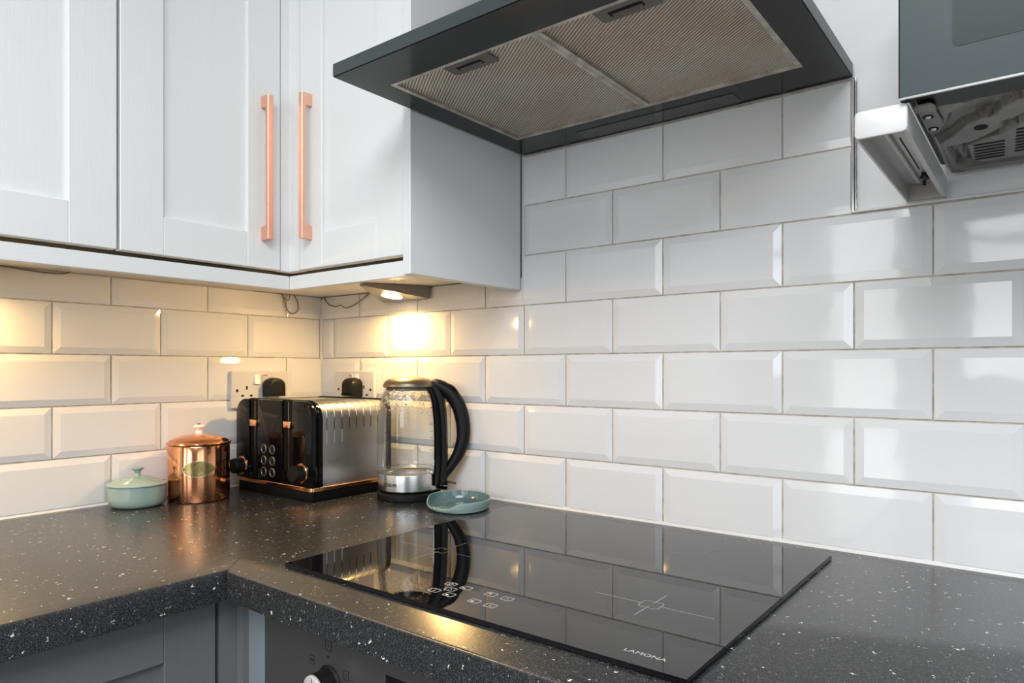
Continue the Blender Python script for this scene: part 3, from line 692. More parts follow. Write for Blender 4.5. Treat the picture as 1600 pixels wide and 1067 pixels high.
# brass plaque hugging the cylinder, facing the viewer
ang0 = math.atan2(-0.905, 0.43) + 0.0
ang0 = math.atan2(-1.1125 - cy, 1.4898 - cx) - 0.02
def on_cyl(u, v, off): a = ang0 + u / R; return (cx + (R + off) * math.cos(a), cy + (R + off) * math.sin(a), 0.0695 + v)
def oval(hu, hv, o0, o1, nu=40, rim=None):
    bm = newbm()
    A = [bm.verts.new(on_cyl(hu * math.cos(2 * PI * k / nu), hv * math.sin(2 * PI * k / nu), o1)) for k in range(nu)]
    Bv = [bm.verts.new(on_cyl(hu * math.cos(2 * PI * k / nu), hv * math.sin(2 * PI * k / nu), o0)) for k in range(nu)]
    for k in range(nu): bm.faces.new((Bv[k], Bv[(k + 1) % nu], A[(k + 1) % nu], A[k]))
    if rim:
        C = [bm.verts.new(on_cyl((hu - rim) * math.cos(2 * PI * k / nu), (hv - rim) * math.sin(2 * PI * k / nu), o1)) for k in range(nu)]
        for k in range(nu): bm.faces.new((A[k], A[(k + 1) % nu], C[(k + 1) % nu], C[k]))
    else:
        # strips across so the face follows the curve
        h = nu // 2
        for k in range(h // 1):
            a, b = A[k], A[k + 1]; c, d = A[(nu - k - 1) % nu], A[(nu - k) % nu]
            q = []
            for v in (a, b, c, d):
                if v not in q: q.append(v)
            if len(q) > 2: bm.faces.new(q)
    bmesh.ops.recalc_face_normals(bm, faces=bm.faces[:])
    return bm
pq = part('plaque', oval(0.0300, 0.0165, 0.0002, 0.0012), 'brass', cn, True)
part('plaque_border', oval(0.0300, 0.0165, 0.0011, 0.0022, rim=0.0018), 'brass_bright', pq)
for s in (-1, 1):
    c = Vector(on_cyl(s * 0.0255, 0.0005, 0.0016)); bm = newbm(); bmesh.ops.create_icosphere(bm, subdivisions=2, radius=0.0019); bmesh.ops.translate(bm, verts=bm.verts[:], vec=c)
    part('rivet', bm, 'brass_dark', pq, True)
def plq(u, v): return on_cyl(u - 0.0080, v - 0.0060, 0.0016)
part('lettering', text_bm('TEA', 0.017, 0.0115, plq), 'brass_dark', pq)

# ================================================================== toaster
ts = thing('toaster', 'black and steel four-slot toaster with copper levers', 'toaster', (0.177, -0.165, 0))
TX0, TX1, TYF, TYB, TZ1 = 0.0375, 0.3180, -0.2620, -0.0470, 0.2055
def arch(x0, x1, z0, z1, r, n=8):
    p = [(x0, z0)]
    for k in range(n + 1): a = PI - PI / 2 * k / n; p.append((x0 + r + r * math.cos(a), z1 - r + r * math.sin(a)))
    for k in range(n + 1): a = PI / 2 - PI / 2 * k / n; p.append((x1 - r + r * math.cos(a), z1 - r + r * math.sin(a)))
    p.append((x1, z0)); return p
part('base', PR(rrect(0.17775, (TYF + TYB) / 2, 0.1370, (TYB - TYF) / 2 - 0.001, 0.010, 4), 'z', 0.0, 0.0210, 0.002, 2), 'base_black', ts, True)
part('copper_band', PR(rrect(0.17775, (TYF + TYB) / 2, 0.1415, (TYB - TYF) / 2 + 0.0012, 0.012, 5), 'z', 0.0212, 0.0295, 0.0008, 1), 'copper_bright', ts, True)
# front end casting with two lever channels cut in it
bm = newbm()
yf, yb = TYF, -0.2455
def cap_profile(): return arch(TX0, TX1, 0.0296, TZ1, 0.036)
CH = [(0.0900, 0.1235), (0.2150, 0.2500)]
CZ0 = 0.0575
# build the front from vertical strips between channels so the channels are real recesses
def strip(x0, x1, y0, y1, z0):
    pts = [p for p in arch(TX0, TX1, z0, TZ1, 0.036, 14)]
    def topz(x):
        r = 0.036
        if x < TX0 + r: return TZ1 - r + math.sqrt(max(0, r * r - (TX0 + r - x) ** 2))
        if x > TX1 - r: return TZ1 - r + math.sqrt(max(0, r * r - (x - TX1 + r) ** 2))
        return TZ1
    n = 14; xs = [x0 + (x1 - x0) * k / n for k in range(n + 1)]
    if x0 <= TX0 + 1e-6: xs = [TX0 + 0.036 * (1 - math.cos(PI / 2 * k / 10)) for k in range(11)] + [x1]
    if x1 >= TX1 - 1e-6: xs = [x0] + [TX1 - 0.036 * (1 - math.cos(PI / 2 * (1 - k / 10))) for k in range(11)]
    poly = [(xs[0], z0)] + [(x, topz(x)) for x in xs] + [(xs[-1], z0)]
    q = []
    for p in poly:
        if not q or (abs(p[0] - q[-1][0]) + abs(p[1] - q[-1][1])) > 1e-5: q.append(p)
    return prism(newbm(), q, 'y', y0, y1, 0.0022, 2)
edges = [TX0, CH[0][0], CH[0][1], CH[1][0], CH[1][1], TX1]
for a, b in ((TX0, CH[0][0]), (CH[0][1], CH[1][0]), (CH[1][1], TX1)):
    part('front_panel', strip(a, b, yf, yb, 0.0296), 'black_gloss', ts, True)
for a, b in CH:
    part('front_sill', B(a, b, yf, yb, 0.0296, CZ0, 0.0015), 'black_gloss', ts, True)
    part('lever_channel', B(a, b, -0.2575, yb, CZ0, TZ1 - 0.001), 'black_matt', ts)
    c = (a + b) / 2
    part('channel_slit', B(c - 0.0006, c + 0.0006, -0.2578, -0.2574, CZ0 + 0.004, TZ1 - 0.004), 'steel', ts)
part('front_trim', PR(arch(TX0 - 0.0012, TX1 + 0.0012, 0.0296, TZ1 + 0.0012, 0.037), 'y', -0.2452, -0.2395, 0.001, 1), 'black_gloss', ts, True)
part('front_trim', PR(arch(TX0 + 0.0015, TX1 - 0.0015, 0.0296, TZ1 - 0.0015, 0.036), 'y', -0.2394, -0.2330, 0.001, 1), 'black_gloss', ts, True)
bodyp = arch(TX0 + 0.0035, TX1 - 0.0035, 0.0296, TZ1 - 0.0035, 0.030, 10)
part('steel_body', PR(bodyp, 'y', -0.2329, -0.0600), 'steel', ts, True)
part('rear_cap', PR(arch(TX0, TX1, 0.0296, TZ1, 0.036), 'y', -0.0599, TYB, 0.003, 2), 'black_gloss', ts, True)
XS = TX1 - 0.0035
for k in range(8):
    y = -0.2225 + k * 0.0195
    bm = newbm()
    r = 0.030; xc, zc = XS - r, TZ1 - 0.0035 - r
    pts = [(XS + 0.0002, y, 0.172), (XS + 0.0002, y, zc)]
    for q in range(1, 8): a = PI / 2 * q / 8; pts.append((xc + (r + 0.0002) * math.cos(a), y, zc + (r + 0.0002) * math.sin(a)))
    part('groove_rib', TU(pts, 0.0008, 5), 'steel', ts, True)
    part('vent_slit', B(XS - 0.001, XS + 0.0003, y - 0.0008, y + 0.0008, 0.145, 0.1685), 'dark_hole', ts)
    if k in (0, 1, 2, 7): part('groove_rib', TU([(XS + 0.0002, y, 0.144), (XS + 0.0002, y, 0.1185)], 0.0006, 5), 'steel_band', ts, True)
for x0, x1 in ((0.075, 0.105), (0.118, 0.148), (0.200, 0.230), (0.243, 0.273)):
    part('bread_slot', ring_prism(newbm(), rrect((x0 + x1) / 2, -0.160, (x1 - x0) / 2, 0.062, 0.004, 3), rrect((x0 + x1) / 2, -0.160, (x1 - x0) / 2 - 0.003, 0.059, 0.002, 3), 'z', TZ1 - 0.0036, TZ1 - 0.0015), 'steel', ts)
    part('slot_opening', B(x0 + 0.003, x1 - 0.003, -0.219, -0.101, TZ1 - 0.0036, TZ1 - 0.0031), 'dark_hole', ts)
for (x0, x1), zc in zip(CH, (0.153, 0.1545)):
    c = (x0 + x1) / 2 + 0.003
    part('lever', B(c - 0.0120, c + 0.0130, -0.2660, -0.2576, zc - 0.0075, zc + 0.0075, 0.0018, 2), 'copper_bright', ts, True)
for r_, z in enumerate((0.0985, 0.0740, 0.0492)):
    for x in (0.1485, 0.1800):
        bm = newbm(); n = 24
        b_ = LA([(0, 0.0), (0.0070, 0.0), (0.0070, 0.0012), (0.0055, 0.0020), (0, 0.0017)], n); bmesh.ops.rotate(b_, verts=b_.verts[:], cent=(0, 0, 0), matrix=Matrix.Rotation(PI / 2, 3, 'X')); bmesh.ops.translate(b_, verts=b_.verts[:], vec=(x, TYF + 0.0002, z))
        bt = part('button', b_, 'black_satin', ts, True)
        b_ = LA([(0.0072, 0.0), (0.0105, 0.0), (0.0105, 0.0014), (0.0095, 0.0022), (0.0080, 0.0020), (0.0072, 0.001)], n); bmesh.ops.rotate(b_, verts=b_.verts[:], cent=(0, 0, 0), matrix=Matrix.Rotation(PI / 2, 3, 'X')); bmesh.ops.translate(b_, verts=b_.verts[:], vec=(x, TYF + 0.0002, z))
        part('button_ring', b_, 'steel_dark', bt, True)
for x, z in ((0.0640, 0.0560), (0.2850, 0.0575)):
    def dial(prof, n=36):
        b_ = LA(prof, n); bmesh.ops.rotate(b_, verts=b_.verts[:], cent=(0, 0, 0), matrix=Matrix.Rotation(PI / 2, 3, 'X')); bmesh.ops.translate(b_, verts=b_.verts[:], vec=(x, TYF + 0.0002, z)); return b_
    k_ = part('dial', dial([(0.0150, 0.0035), (0.0168, 0.0045), (0.0168, 0.022), (0.0155, 0.0245), (0, 0.0250)]), 'black_satin', ts, True)
    part('dial_ring', dial([(0.0, 0.0), (0.0205, 0.0), (0.0205, 0.0028), (0.0195, 0.0040), (0.0160, 0.0042), (0, 0.0040)]), 'copper_bright', k_, True)

# ================================================================== glass kettle
KX, KY = 0.4235, -0.0940
kt = thing('glass_kettle', 'glass electric kettle with black handle and steel base band', 'kettle', (KX, KY, 0))
kr = math.atan2(0.613, 0.790)          # handle direction
def L_(bm): bmesh.ops.translate(bm, verts=bm.verts[:], vec=(0, 0, 0)); return bm
part('power_base', LA([(0, 0), (0.0640, 0), (0.0665, 0.002), (0.0672, 0.006), (0.0668, 0.0130), (0.0640, 0.0160), (0.055, 0.0172), (0, 0.0172)], 64), 'black_satin', kt, True, True)
nb = newbm(); aN = -PI / 2 - 0.30 + kr
box(nb, -0.0022, 0.0022, -0.0677, -0.0640, 0.0002, 0.0085); bmesh.ops.rotate(nb, verts=nb.verts[:], cent=(0, 0, 0), matrix=Matrix.Rotation(kr - 0.40, 3, 'Z'))
part('cable_notch', nb, 'dark_hole', kt, False, True)
part('base_collar', LA([(0, 0.0172), (0.0615, 0.0172), (0.0630, 0.0185), (0.0630, 0.0205), (0, 0.0205)], 64), 'black_gloss', kt, True, True)
part('steel_band', LA([(0.0, 0.0205), (0.0640, 0.0205), (0.0648, 0.0215), (0.0650, 0.0520), (0.0645, 0.0540), (0.0620, 0.0548), (0.058, 0.0520), (0.0, 0.0500)], 72), 'steel_band', kt, True, True)
gp = [(0.0638, 0.0545), (0.0655, 0.0570), (0.0668, 0.0700), (0.0675, 0.0950), (0.0672, 0.1250), (0.0660, 0.1550), (0.0640, 0.1800), (0.0612, 0.2000), (0.0570, 0.2150), (0.0510, 0.2270), (0.0478, 0.2320)]
part('glass_jug', LA(gp, 72), 'kettle_glass', kt, True, True)
part('glass_foot', LA([(0.0672, 0.0570), (0.0684, 0.0580), (0.0684, 0.0600), (0.0672, 0.0612)], 72), 'kettle_glass', kt, True, True)
part('lid', LA([(0, 0.2330), (0.0455, 0.2308), (0.0520, 0.2315), (0.0548, 0.2345), (0.0545, 0.2385), (0.0520, 0.2435), (0.0460, 0.2490), (0.0300, 0.2535), (0, 0.2550)], 56), 'lid_bronze', kt, True, True)
part('lid_collar', LA([(0.0468, 0.2260), (0.0485, 0.2270), (0.0485, 0.2330), (0.0468, 0.2330)], 56), 'steel_dark', kt, True, True)
def hp(rr, z, s=0.0): return (rr * math.cos(kr) - s * math.sin(kr), rr * math.sin(kr) + s * math.cos(kr), z)
side = (-math.sin(kr), math.cos(kr), 0)
path = [(0.046, 0.2390), (0.060, 0.2375), (0.076, 0.2290), (0.093, 0.2130), (0.107, 0.1880), (0.1145, 0.1550), (0.1140, 0.1220), (0.105, 0.0930), (0.091, 0.0700), (0.077, 0.0510), (0.068, 0.0400)]
cp = catmull([hp(a, b) for a, b in path], 6)
rad = []
for k in range(len(cp)):
    t = k / (len(cp) - 1); rad.append(0.0110 + 0.0045 * math.sin(PI * min(1, t * 1.25)) - 0.002 * max(0, t - 0.8) * 5)
hn = part('handle', TU(cp, rad, 16, ref=side, ry=0.0135), 'black_satin', kt, True, True)
gs = [p for p in gp if p[1] > 0.056]
spr = [(r + 0.0006, z) for r, z in gs] + [(0.0500, 0.2400)] + [(r + 0.0050, z) for r, z in gs[::-1]] + [(0.0690, 0.0300), (0.0654, 0.0300), (0.0654, 0.0560), (gs[0][0] + 0.0006, gs[0][1])]
part('spine_cover', LA(spr, 16, 0, 0, kr - 0.56, kr + 0.56), 'black_satin', kt, True, True)
# spine hugging the glass
sp = [(0.0655, 0.0260), (0.0800, 0.0300), (0.0815, 0.0620), (0.0810, 0.1000), (0.0800, 0.1500), (0.0780, 0.1850), (0.0740, 0.2100), (0.0640, 0.2300), (0.0480, 0.2440), (0.0470, 0.2330), (0.0560, 0.2200), (0.0635, 0.1950), (0.0675, 0.1600), (0.0690, 0.1000), (0.0680, 0.0600), (0.0655, 0.0555)]
bm = newbm()
A = [bm.verts.new(hp(a, b, -0.0175)) for a, b in sp]; C = [bm.verts.new(hp(a, b, 0.0175)) for a, b in sp]
bm.faces.new(A); bm.faces.new(C[::-1])
for k in range(len(sp)): bm.faces.new((A[k], A[(k + 1) % len(sp)], C[(k + 1) % len(sp)], C[k]))
bmesh.ops.recalc_face_normals(bm, faces=bm.faces[:]); bmesh.ops.bevel(bm, geom=[e for e in bm.edges if len(e.link_faces) == 2 and abs(e.link_faces[0].normal.dot(e.link_faces[1].normal)) < 0.5], offset=0.003, segments=2, affect='EDGES')
part('handle_spine', bm, 'black_satin', kt, True, True)
part('lid_button', TU(catmull([hp(a, b) for a, b in ((0.083, 0.2360), (0.092, 0.2310), (0.101, 0.2200), (0.104, 0.2120))], 5), 0.0055, 10, ref=side, ry=0.0085), 'black_gloss', hn, True, True)
part('hinge_cover', TU(catmull([hp(a, b) for a, b in ((0.040, 0.2440), (0.052, 0.2450), (0.062, 0.2420))], 4), 0.0055, 10, ref=side, ry=0.0125), 'lamp_steel', hn, True, True)
part('switch_lever', TU(catmull([hp(a, b) for a, b in ((0.072, 0.0330), (0.083, 0.0335), (0.094, 0.0310), (0.100, 0.0300))], 4), 0.0022, 8, ref=side, ry=0.0070), 'steel_band', kt, True, True)
part('switch_housing', TU([hp(0.060, 0.0270), hp(0.0820, 0.0250)], 0.009, 12, ref=side, ry=0.013), 'black_gloss', kt, True, True)
ck = math.atan2(-1.1125 - KY, 1.4898 - KX)     # towards the viewer
def kcyl(rad_, a, z): return (rad_ * math.cos(a), rad_ * math.sin(a), z)
part('lettering', text_bm('COSORI', 0.0330, 0.0072, lambda u, v: kcyl(0.0656, ck - 0.90 + u / 0.065, 0.0310 + v)), 'print_dark', kt, False, True)
for a0, zs in ((ck - 0.72, ((0.144, 0.007), (0.1405, 0.010), (0.125, 0.008), (0.1115, 0.008), (0.0985, 0.008))), (ck + 0.72, ((0.160, 0.007), (0.1565, 0.010), (0.143, 0.007), (0.130, 0.007), (0.105, 0.007)))):
    for z, wd in zs:
        bm = newbm(); r_ = 0.0680; n = 4
        lo_ = [bm.verts.new(kcyl(r_, a0 + (k / n - 0.5) * wd / r_, z)) for k in range(n + 1)]; hi_ = [bm.verts.new(kcyl(r_, a0 + (k / n - 0.5) * wd / r_, z + 0.0008)) for k in range(n + 1)]
        for k in range(n): bm.faces.new((lo_[k], lo_[k + 1], hi_[k + 1], hi_[k]))
        part('level_mark', bm, 'print_dark', kt, False, True)

# ================================================================== spoon rest
SX, SY = 0.578, -0.108
sr = thing('spoon_rest', 'sage green oval spoon rest beside the kettle', 'spoon rest', (SX, SY, 0))
ra = math.atan2(-0.7, 0.7)             # long axis towards the viewer
def sr_pt(r_, th, z):
    x, y = 0.0775 * r_ * math.cos(th), 0.0625 * r_ * math.sin(th)
    return (x * math.cos(ra) - y * math.sin(ra), x * math.sin(ra) + y * math.cos(ra), z)
def rimz(th):
    # the rim drops at the side where a spoon handle lies (towards the kettle)
    d = math.atan2(math.sin(th + PI * 0.31), math.cos(th + PI * 0.31))
    return 0.0210 - 0.0115 / (1 + math.exp((abs(d) - 0.75) * 12))
def sr_surface(prof, n=72):
    bm = newbm(); rings = []
    for pr, pz in prof: rings.append([bm.verts.new(sr_pt(pr, 2 * PI * k / n, pz(2 * PI * k / n))) for k in range(n)])
    for a, b in zip(rings, rings[1:]):
        for k in range(n): bm.faces.new((a[k], a[(k + 1) % n], b[(k + 1) % n], b[k]))
    bm.faces.new(rings[0]); bm.faces.new(rings[-1]); bmesh.ops.recalc_face_normals(bm, faces=bm.faces[:])
    return bm
c_ = lambda v: (lambda th: v)
part('dish', sr_surface([(0.86, c_(0.0)), (0.93, c_(0.0015)), (0.975, lambda t: 0.35 * rimz(t)), (1.0, lambda t: 0.8 * rimz(t)), (1.0, lambda t: rimz(t) - 0.0008), (0.985, rimz), (0.968, lambda t: rimz(t) - 0.0006), (0.960, lambda t: rimz(t) - 0.003), (0.955, c_(0.0030)), (0.90, c_(0.0020))]), 'sage', sr, True, True)
well = [(0.90, c_(0.0053))]
for r_ in (0.80, 0.70, 0.60, 0.50): well += [(r_ + 0.03, c_(0.0048)), (r_ + 0.012, c_(0.0058)), (r_ - 0.012, c_(0.0058)), (r_ - 0.03, c_(0.0047))]
well += [(0.3, c_(0.0045)), (0.05, c_(0.0045))]
part('well', sr_surface([(0.90, c_(0.0030)), (0.962, lambda t: rimz(t) - 0.0035), (0.964, lambda t: rimz(t) - 0.0014), (0.955, lambda t: rimz(t) - 0.0020), (0.945, lambda t: 0.55 * rimz(t) + 0.001)] + well), 'sage_dark', sr, True, True)

# ================================================================== base units and oven
fB = Face(lambda u, n: (0.568 + n, u))
bc = thing('base_cupboard', 'grey shaker base cupboard under the worktop return', 'cupboard', (0.3, -1.1, -Z))
part('carcass', B(0.02, 0.568, -1.59, -0.6135, -0.76, -0.0405), 'grey_v', bc)
shaker(bc, fB, -1.1080, -0.6145, -0.755, -0.0445, 'grey_v', 'grey_h')
shaker(bc, fB, -1.5950, -1.1110, -0.755, -0.0445, 'grey_v', 'grey_h')
part('plinth', B(0.05, 0.53, -1.59, -0.62, -Z, -0.761), 'grey_v', bc)
part('corner_post', PR([(0.567, -0.6095), (0.5880, -0.6095), (0.5885, -0.5830), (0.6000, -0.5805), (0.6170, -0.5820), (0.6170, -0.565), (0.567, -0.565)], 'z', -0.755, -0.0405, 0.001, 1), 'grey_v', bc)
part('filler_lit_face', PR([(0.6173, -0.5825), (0.6645, -0.5880), (0.6645, -0.565), (0.6173, -0.565)], 'z', -0.755, -0.0405, 0.0008, 1), 'filler_lit', bc)  # second face of the corner post, coloured in its window-lit tone
ov = thing('built_in_oven', 'dark steel built-in oven with a round control knob', 'oven', (0.963, -0.3, -Z))
part('housing', B(0.667, 1.262, -0.5700, -0.03, -0.80, -0.0405), 'grey_v', ov)
part('control_panel', B(0.6670, 1.262, -0.5900, -0.5702, -0.1550, -0.0425, 0.0015, 1), 'steel_dark', ov)
dr = part('door', B(0.6670, 1.262, -0.5900, -0.5702, -0.645, -0.1585, 0.0015, 1), 'black_glass', ov)
part('handle', TU([(0.71, -0.632, -0.195), (1.22, -0.632, -0.195)], 0.009, 14), 'steel_band', dr, True)
for x in (0.72, 1.21): part('handle_foot', TU([(x, -0.590, -0.195), (x, -0.628, -0.195)], 0.007, 12), 'steel_band', dr, True)
part('plinth', B(0.667, 1.262, -0.555, -0.03, -Z, -0.801), 'grey_v', ov)
part('display', B(0.9060, 1.0200, -0.5906, -0.5898, -0.1300, -0.0715), 'black_glass', ov)
def yl(prof, x, z, y, n=40):
    b_ = LA(prof, n); bmesh.ops.rotate(b_, verts=b_.verts[:], cent=(0, 0, 0), matrix=Matrix.Rotation(PI / 2, 3, 'X')); bmesh.ops.translate(b_, verts=b_.verts[:], vec=(x, y, z)); return b_
for kx in (0.8050, 1.1200):
    kb = part('control_knob', yl([(0.0, 0.0), (0.0215, 0.0), (0.0215, 0.001), (0.0185, 0.003), (0.0175, 0.0215), (0.0172, 0.0225)], kx, -0.1090, -0.5902), 'black_satin', ov, True)
    part('knob_face', yl([(0.0172, 0.0222), (0.0170, 0.0250), (0.0158, 0.0258), (0, 0.0256)], kx, -0.1090, -0.5902), 'knob_silver', kb, True)
    part('pointer_line', B(kx - 0.0004, kx + 0.0004, -0.6163, -0.6157, -0.1090, -0.0945), 'print_dark', kb)
def oicon(cx, cz, hx, hz, bar=True):
    bm = ring_prism(newbm(), rrect(cx, cz, hx, hz, 0.0018, 3), rrect(cx, cz, hx - 0.0008, hz - 0.0008, 0.0010, 3), 'y', -0.5903, -0.5899)
    if bar: box(bm, cx - 0.0004, cx + 0.0004, -0.5903, -0.5899, cz - 0.0025, cz + 0.0025)
    else: box(bm, cx - 0.0018, cx + 0.0018, -0.5903, -0.5899, cz - 0.0018, cz + 0.0018)
    part('dial_icon', bm, 'print_dark', ov)
oicon(0.8027, -0.0645, 0.0062, 0.0062); oicon(0.7705, -0.0895, 0.0050, 0.0058, False); oicon(0.8365, -0.0915, 0.0050, 0.0058)
part('off_dot', yl([(0, 0), (0.0020, 0), (0.0020, 0.0002), (0, 0.0002)], 0.8027, -0.0785, -0.5901, 16), 'print_dark', ov)
b2 = thing('base_cupboard', 'grey shaker base cupboard beside the oven', 'cupboard', (1.8, -0.3, -Z))
part('carcass', B(1.265, 2.34, -0.568, -0.03, -0.76, -0.0405), 'grey_v', b2)
fR2 = Face(lambda u, n: (u, -0.568 - n))
shaker(b2, fR2, 1.2665, 1.800, -0.755, -0.0445, 'grey_v', 'grey_h'); shaker(b2, fR2, 1.803, 2.338, -0.755, -0.0445, 'grey_v', 'grey_h')
part('plinth', B(1.265, 2.34, -0.53, -0.03, -Z, -0.761), 'grey_v', b2)

# ================================================================== microwave on its bracket
br = thing('microwave_bracket', 'white hollow wall bracket arm carrying the microwave', 'bracket', (1.3585, -0.17, 0.505))
AX0, AX1, AYF, AZ0, AZ1 = 1.3345, 1.3820, -0.3400, 0.5065, 0.5328
# side cheeks taper slightly to the wall, a top web, a rounded front nose
part('cheek', PR([(AYF + 0.004, AZ0), (-0.002, AZ0 - 0.001), (-0.002, AZ1), (AYF + 0.004, AZ1)], 'x', AX0, AX0 + 0.0022), 'white_enamel', br)
part('cheek', PR([(AYF + 0.004, AZ0), (-0.002, AZ0 - 0.001), (-0.002, AZ1), (AYF + 0.004, AZ1)], 'x', AX1 - 0.0040, AX1), 'white_enamel', br)
part('cheek_lip', PR([(AYF + 0.02, AZ0 + 0.001), (-0.004, AZ0), (-0.004, AZ0 + 0.004), (AYF + 0.02, AZ0 + 0.005)], 'x', AX1 - 0.0060, AX1 - 0.0041), 'white_enamel', br)
part('web', B(AX0 + 0.0022, AX1 - 0.0040, AYF + 0.004, -0.002, AZ1 - 0.004, AZ1), 'white_enamel', br)
part('web_rib', B(AX0 + 0.0145, AX0 + 0.0205, AYF + 0.01, -0.03, AZ1 - 0.009, AZ1 - 0.0042, 0.002, 2), 'white_enamel', br)
part('nose', PR(rrect((AX0 + AX1) / 2, (AZ0 + AZ1) / 2 - 0.0005, (AX1 - AX0) / 2 + 0.0003, (AZ1 - AZ0) / 2 + 0.001, 0.005, 5), 'y', AYF, AYF + 0.0045, 0.0018, 2), 'white_enamel', br, True)
part('slot', B(1.3600, 1.3612, -0.24, -0.09, AZ1 - 0.0046, AZ1 - 0.0039), 'dark_hole', br)
part('back_plate', B(AX0 + 0.0022, AX1 - 0.0040, -0.0040, -0.0018, AZ0 + 0.001, AZ1 - 0.0041), 'white_enamel', br)
bm = newbm(); lathe(bm, [(0, 0.519), (0.004, 0.519), (0.0065, 0.5205), (0.0068, 0.5240), (0.0045, 0.5255), (0.0045, 0.5283), (0, 0.5283)], 10, 1.3645, -0.066)
part('adjusting_screw', bm, 'screw_dark', br)
part('screw_lever', B(1.3600, 1.3640, -0.056, -0.0535, 0.5145, 0.5230, 0.0006, 1), 'screw_dark', br)
mw = thing('microwave', 'dark glass fronted microwave on a white wall bracket', 'microwave', (1.605, -0.18, 0.5335))
MX0, MX1 = 1.3745, 1.836
part('casing', B(MX0 + 0.002, MX1 - 0.002, -0.3230, -0.020, 0.5465, 0.800, 0.002, 1), 'black_satin', mw)
part('front_frame', B(MX0, MX1, -0.3420, -0.3235, 0.5370, 0.801, 0.001, 1), 'black_satin', mw)
part('door_glass', B(MX0 + 0.0016, MX1 - 0.0005, -0.3465, -0.3421, 0.5355, 0.8005, 0.0006, 1), 'micro_glass', mw)
part('door_window', PR(rrect(1.56, 0.700, 0.1400, 0.1270, 0.006, 4), 'y', -0.3469, -0.3464), 'micro_window', mw)
part('glass_edge', B(MX0 + 0.0016, MX1 - 0.0005, -0.3466, -0.3440, 0.5338, 0.5356), 'chrome', mw)
# front under-strip
part('lower_strip', B(MX0 + 0.012, MX1 - 0.002, -0.3415, -0.2960, 0.5365, 0.5428, 0.001, 1), 'black_satin', mw)
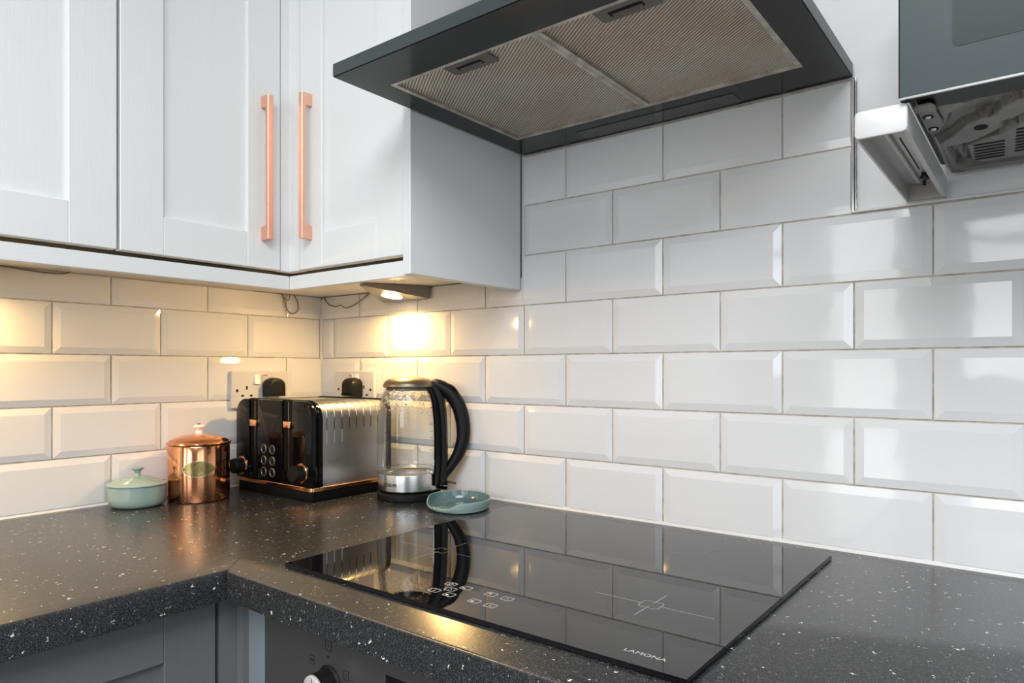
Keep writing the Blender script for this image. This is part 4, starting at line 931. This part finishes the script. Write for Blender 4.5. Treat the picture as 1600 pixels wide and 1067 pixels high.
# stamped bottom pan as a relief
def sdf_poly(x, y, P):
    d = 1e9; inside = False; n = len(P)
    for i in range(n):
        ax, ay = P[i]; bx, by = P[(i + 1) % n]
        ex, ey = bx - ax, by - ay; t = max(0, min(1, ((x - ax) * ex + (y - ay) * ey) / (ex * ex + ey * ey)))
        d = min(d, math.hypot(x - ax - t * ex, y - ay - t * ey))
        if (ay > y) != (by > y) and x < (bx - ax) * (y - ay) / (by - ay) + ax: inside = not inside
    return -d if inside else d
def pan():
    bm = newbm(); nx, ny = 150, 84; x0, x1, y0, y1 = MX0 + 0.0085, 1.70, -0.2955, -0.012
    def sm(e0, e1, v): t = max(0, min(1, (v - e0) / (e1 - e0))); return t * t * (3 - 2 * t)
    PL = [(1.3880, -0.166), (1.4040, -0.190), (1.4200, -0.222), (1.4330, -0.236), (1.4470, -0.240), (1.4540, -0.262), (1.4700, -0.280), (1.7200, -0.285), (1.7200, -0.235), (1.4800, -0.235), (1.4640, -0.215), (1.4580, -0.196), (1.4440, -0.176), (1.4240, -0.152), (1.3985, -0.145), (1.4000, -0.052), (1.4060, -0.040), (1.7200, -0.040), (1.7200, -0.013), (1.3870, -0.013)]
    VP = [(1.4135, -0.140), (1.4260, -0.148), (1.4500, -0.166), (1.4640, -0.192), (1.7200, -0.205), (1.7200, -0.050), (1.4240, -0.050), (1.4150, -0.066)]
    FG = [(1.3850, -0.300), (1.4050, -0.300), (1.4340, -0.289), (1.4100, -0.262), (1.4060, -0.232), (1.3950, -0.205), (1.3850, -0.205)]
    RP = [(1.402, -0.120), (1.409, -0.118), (1.411, -0.060), (1.404, -0.060)]
    def h(x, y):
        z = 0.0075 * sm(0.0030, -0.0030, sdf_poly(x, y, PL))
        z = max(z, 0.0070 * sm(0.0035, -0.0025, sdf_poly(x, y, VP)))
        z = max(z, 0.0055 * sm(0.0025, -0.0020, sdf_poly(x, y, FG)))
        z = max(z, 0.0030 * sm(0.003, -0.002, sdf_poly(x, y, RP)))
        z -= 0.0060 * sm(0.002, -0.004, math.hypot((x - 1.4570) * 1.0, (y + 0.2020) * 0.55) - 0.0060)
        z -= 0.0040 * sm(0.002, -0.003, sdf_poly(x, y, [(1.485, -0.272), (1.56, -0.272), (1.56, -0.252), (1.485, -0.252)]))
        z += 0.0020 * sm(0.0016, -0.0010, abs(math.hypot(x - 1.3995, y + 0.0235) - 0.0055))
        return z
    g_ = [[bm.verts.new((x0 + (x1 - x0) * i / nx, y0 + (y1 - y0) * j / ny, 0.5450 - 1.4 * h(x0 + (x1 - x0) * i / nx, y0 + (y1 - y0) * j / ny))) for i in range(nx + 1)] for j in range(ny + 1)]
    for j in range(ny):
        for i in range(nx): bm.faces.new((g_[j][i], g_[j + 1][i], g_[j + 1][i + 1], g_[j][i + 1]))
    return bm
pn = part('bottom_pan', pan(), 'micro_pan', mw, True)
for cx0, cx1, y0_, n_ in ((1.4215, 1.4525, -0.1330, 6), (1.4635, 1.4960, -0.1700, 8)):
    for k in range(n_):
        y = y0_ + k * 0.0130
        part('vent_slot', PR(rrect((cx0 + cx1) / 2 - 0.0006 * k, y, (cx1 - cx0) / 2, 0.0030, 0.0026, 3), 'z', 0.5348, 0.5362), 'dark_hole', pn)
part('fixing_hole', PR([(1.4335 + 0.0066 * math.cos(2 * PI * k / 20), -0.2050 + 0.0095 * math.sin(2 * PI * k / 20)) for k in range(20)], 'z', 0.5341, 0.5356), 'dark_hole', pn)
ft = part('hinge_plate', PR([(1.3860, -0.302), (1.4010, -0.302), (1.4035, -0.240), (1.3960, -0.222), (1.3860, -0.222)], 'z', 0.5330, 0.5350, 0.0008, 1), 'micro_pan', mw)
part('hinge_tab', PR([(1.3850, -0.318), (1.3880, -0.323), (1.4000, -0.323), (1.4025, -0.316), (1.4025, -0.300), (1.3850, -0.300)], 'z', 0.5315, 0.5340, 0.0008, 1), 'lamp_steel', ft)
for y in (-0.280, -0.236):
    part('screw_recess', PR([(1.3925 + 0.0050 * math.cos(2 * PI * k / 16), y + 0.0075 * math.sin(2 * PI * k / 16)) for k in range(16)], 'z', 0.5327, 0.5331), 'dark_hole', ft)
    part('hinge_screw', LA([(0.0030, 0.5328), (0.0026, 0.5315), (0, 0.5312)], 12, 1.3925, y), 'chrome', ft, True)
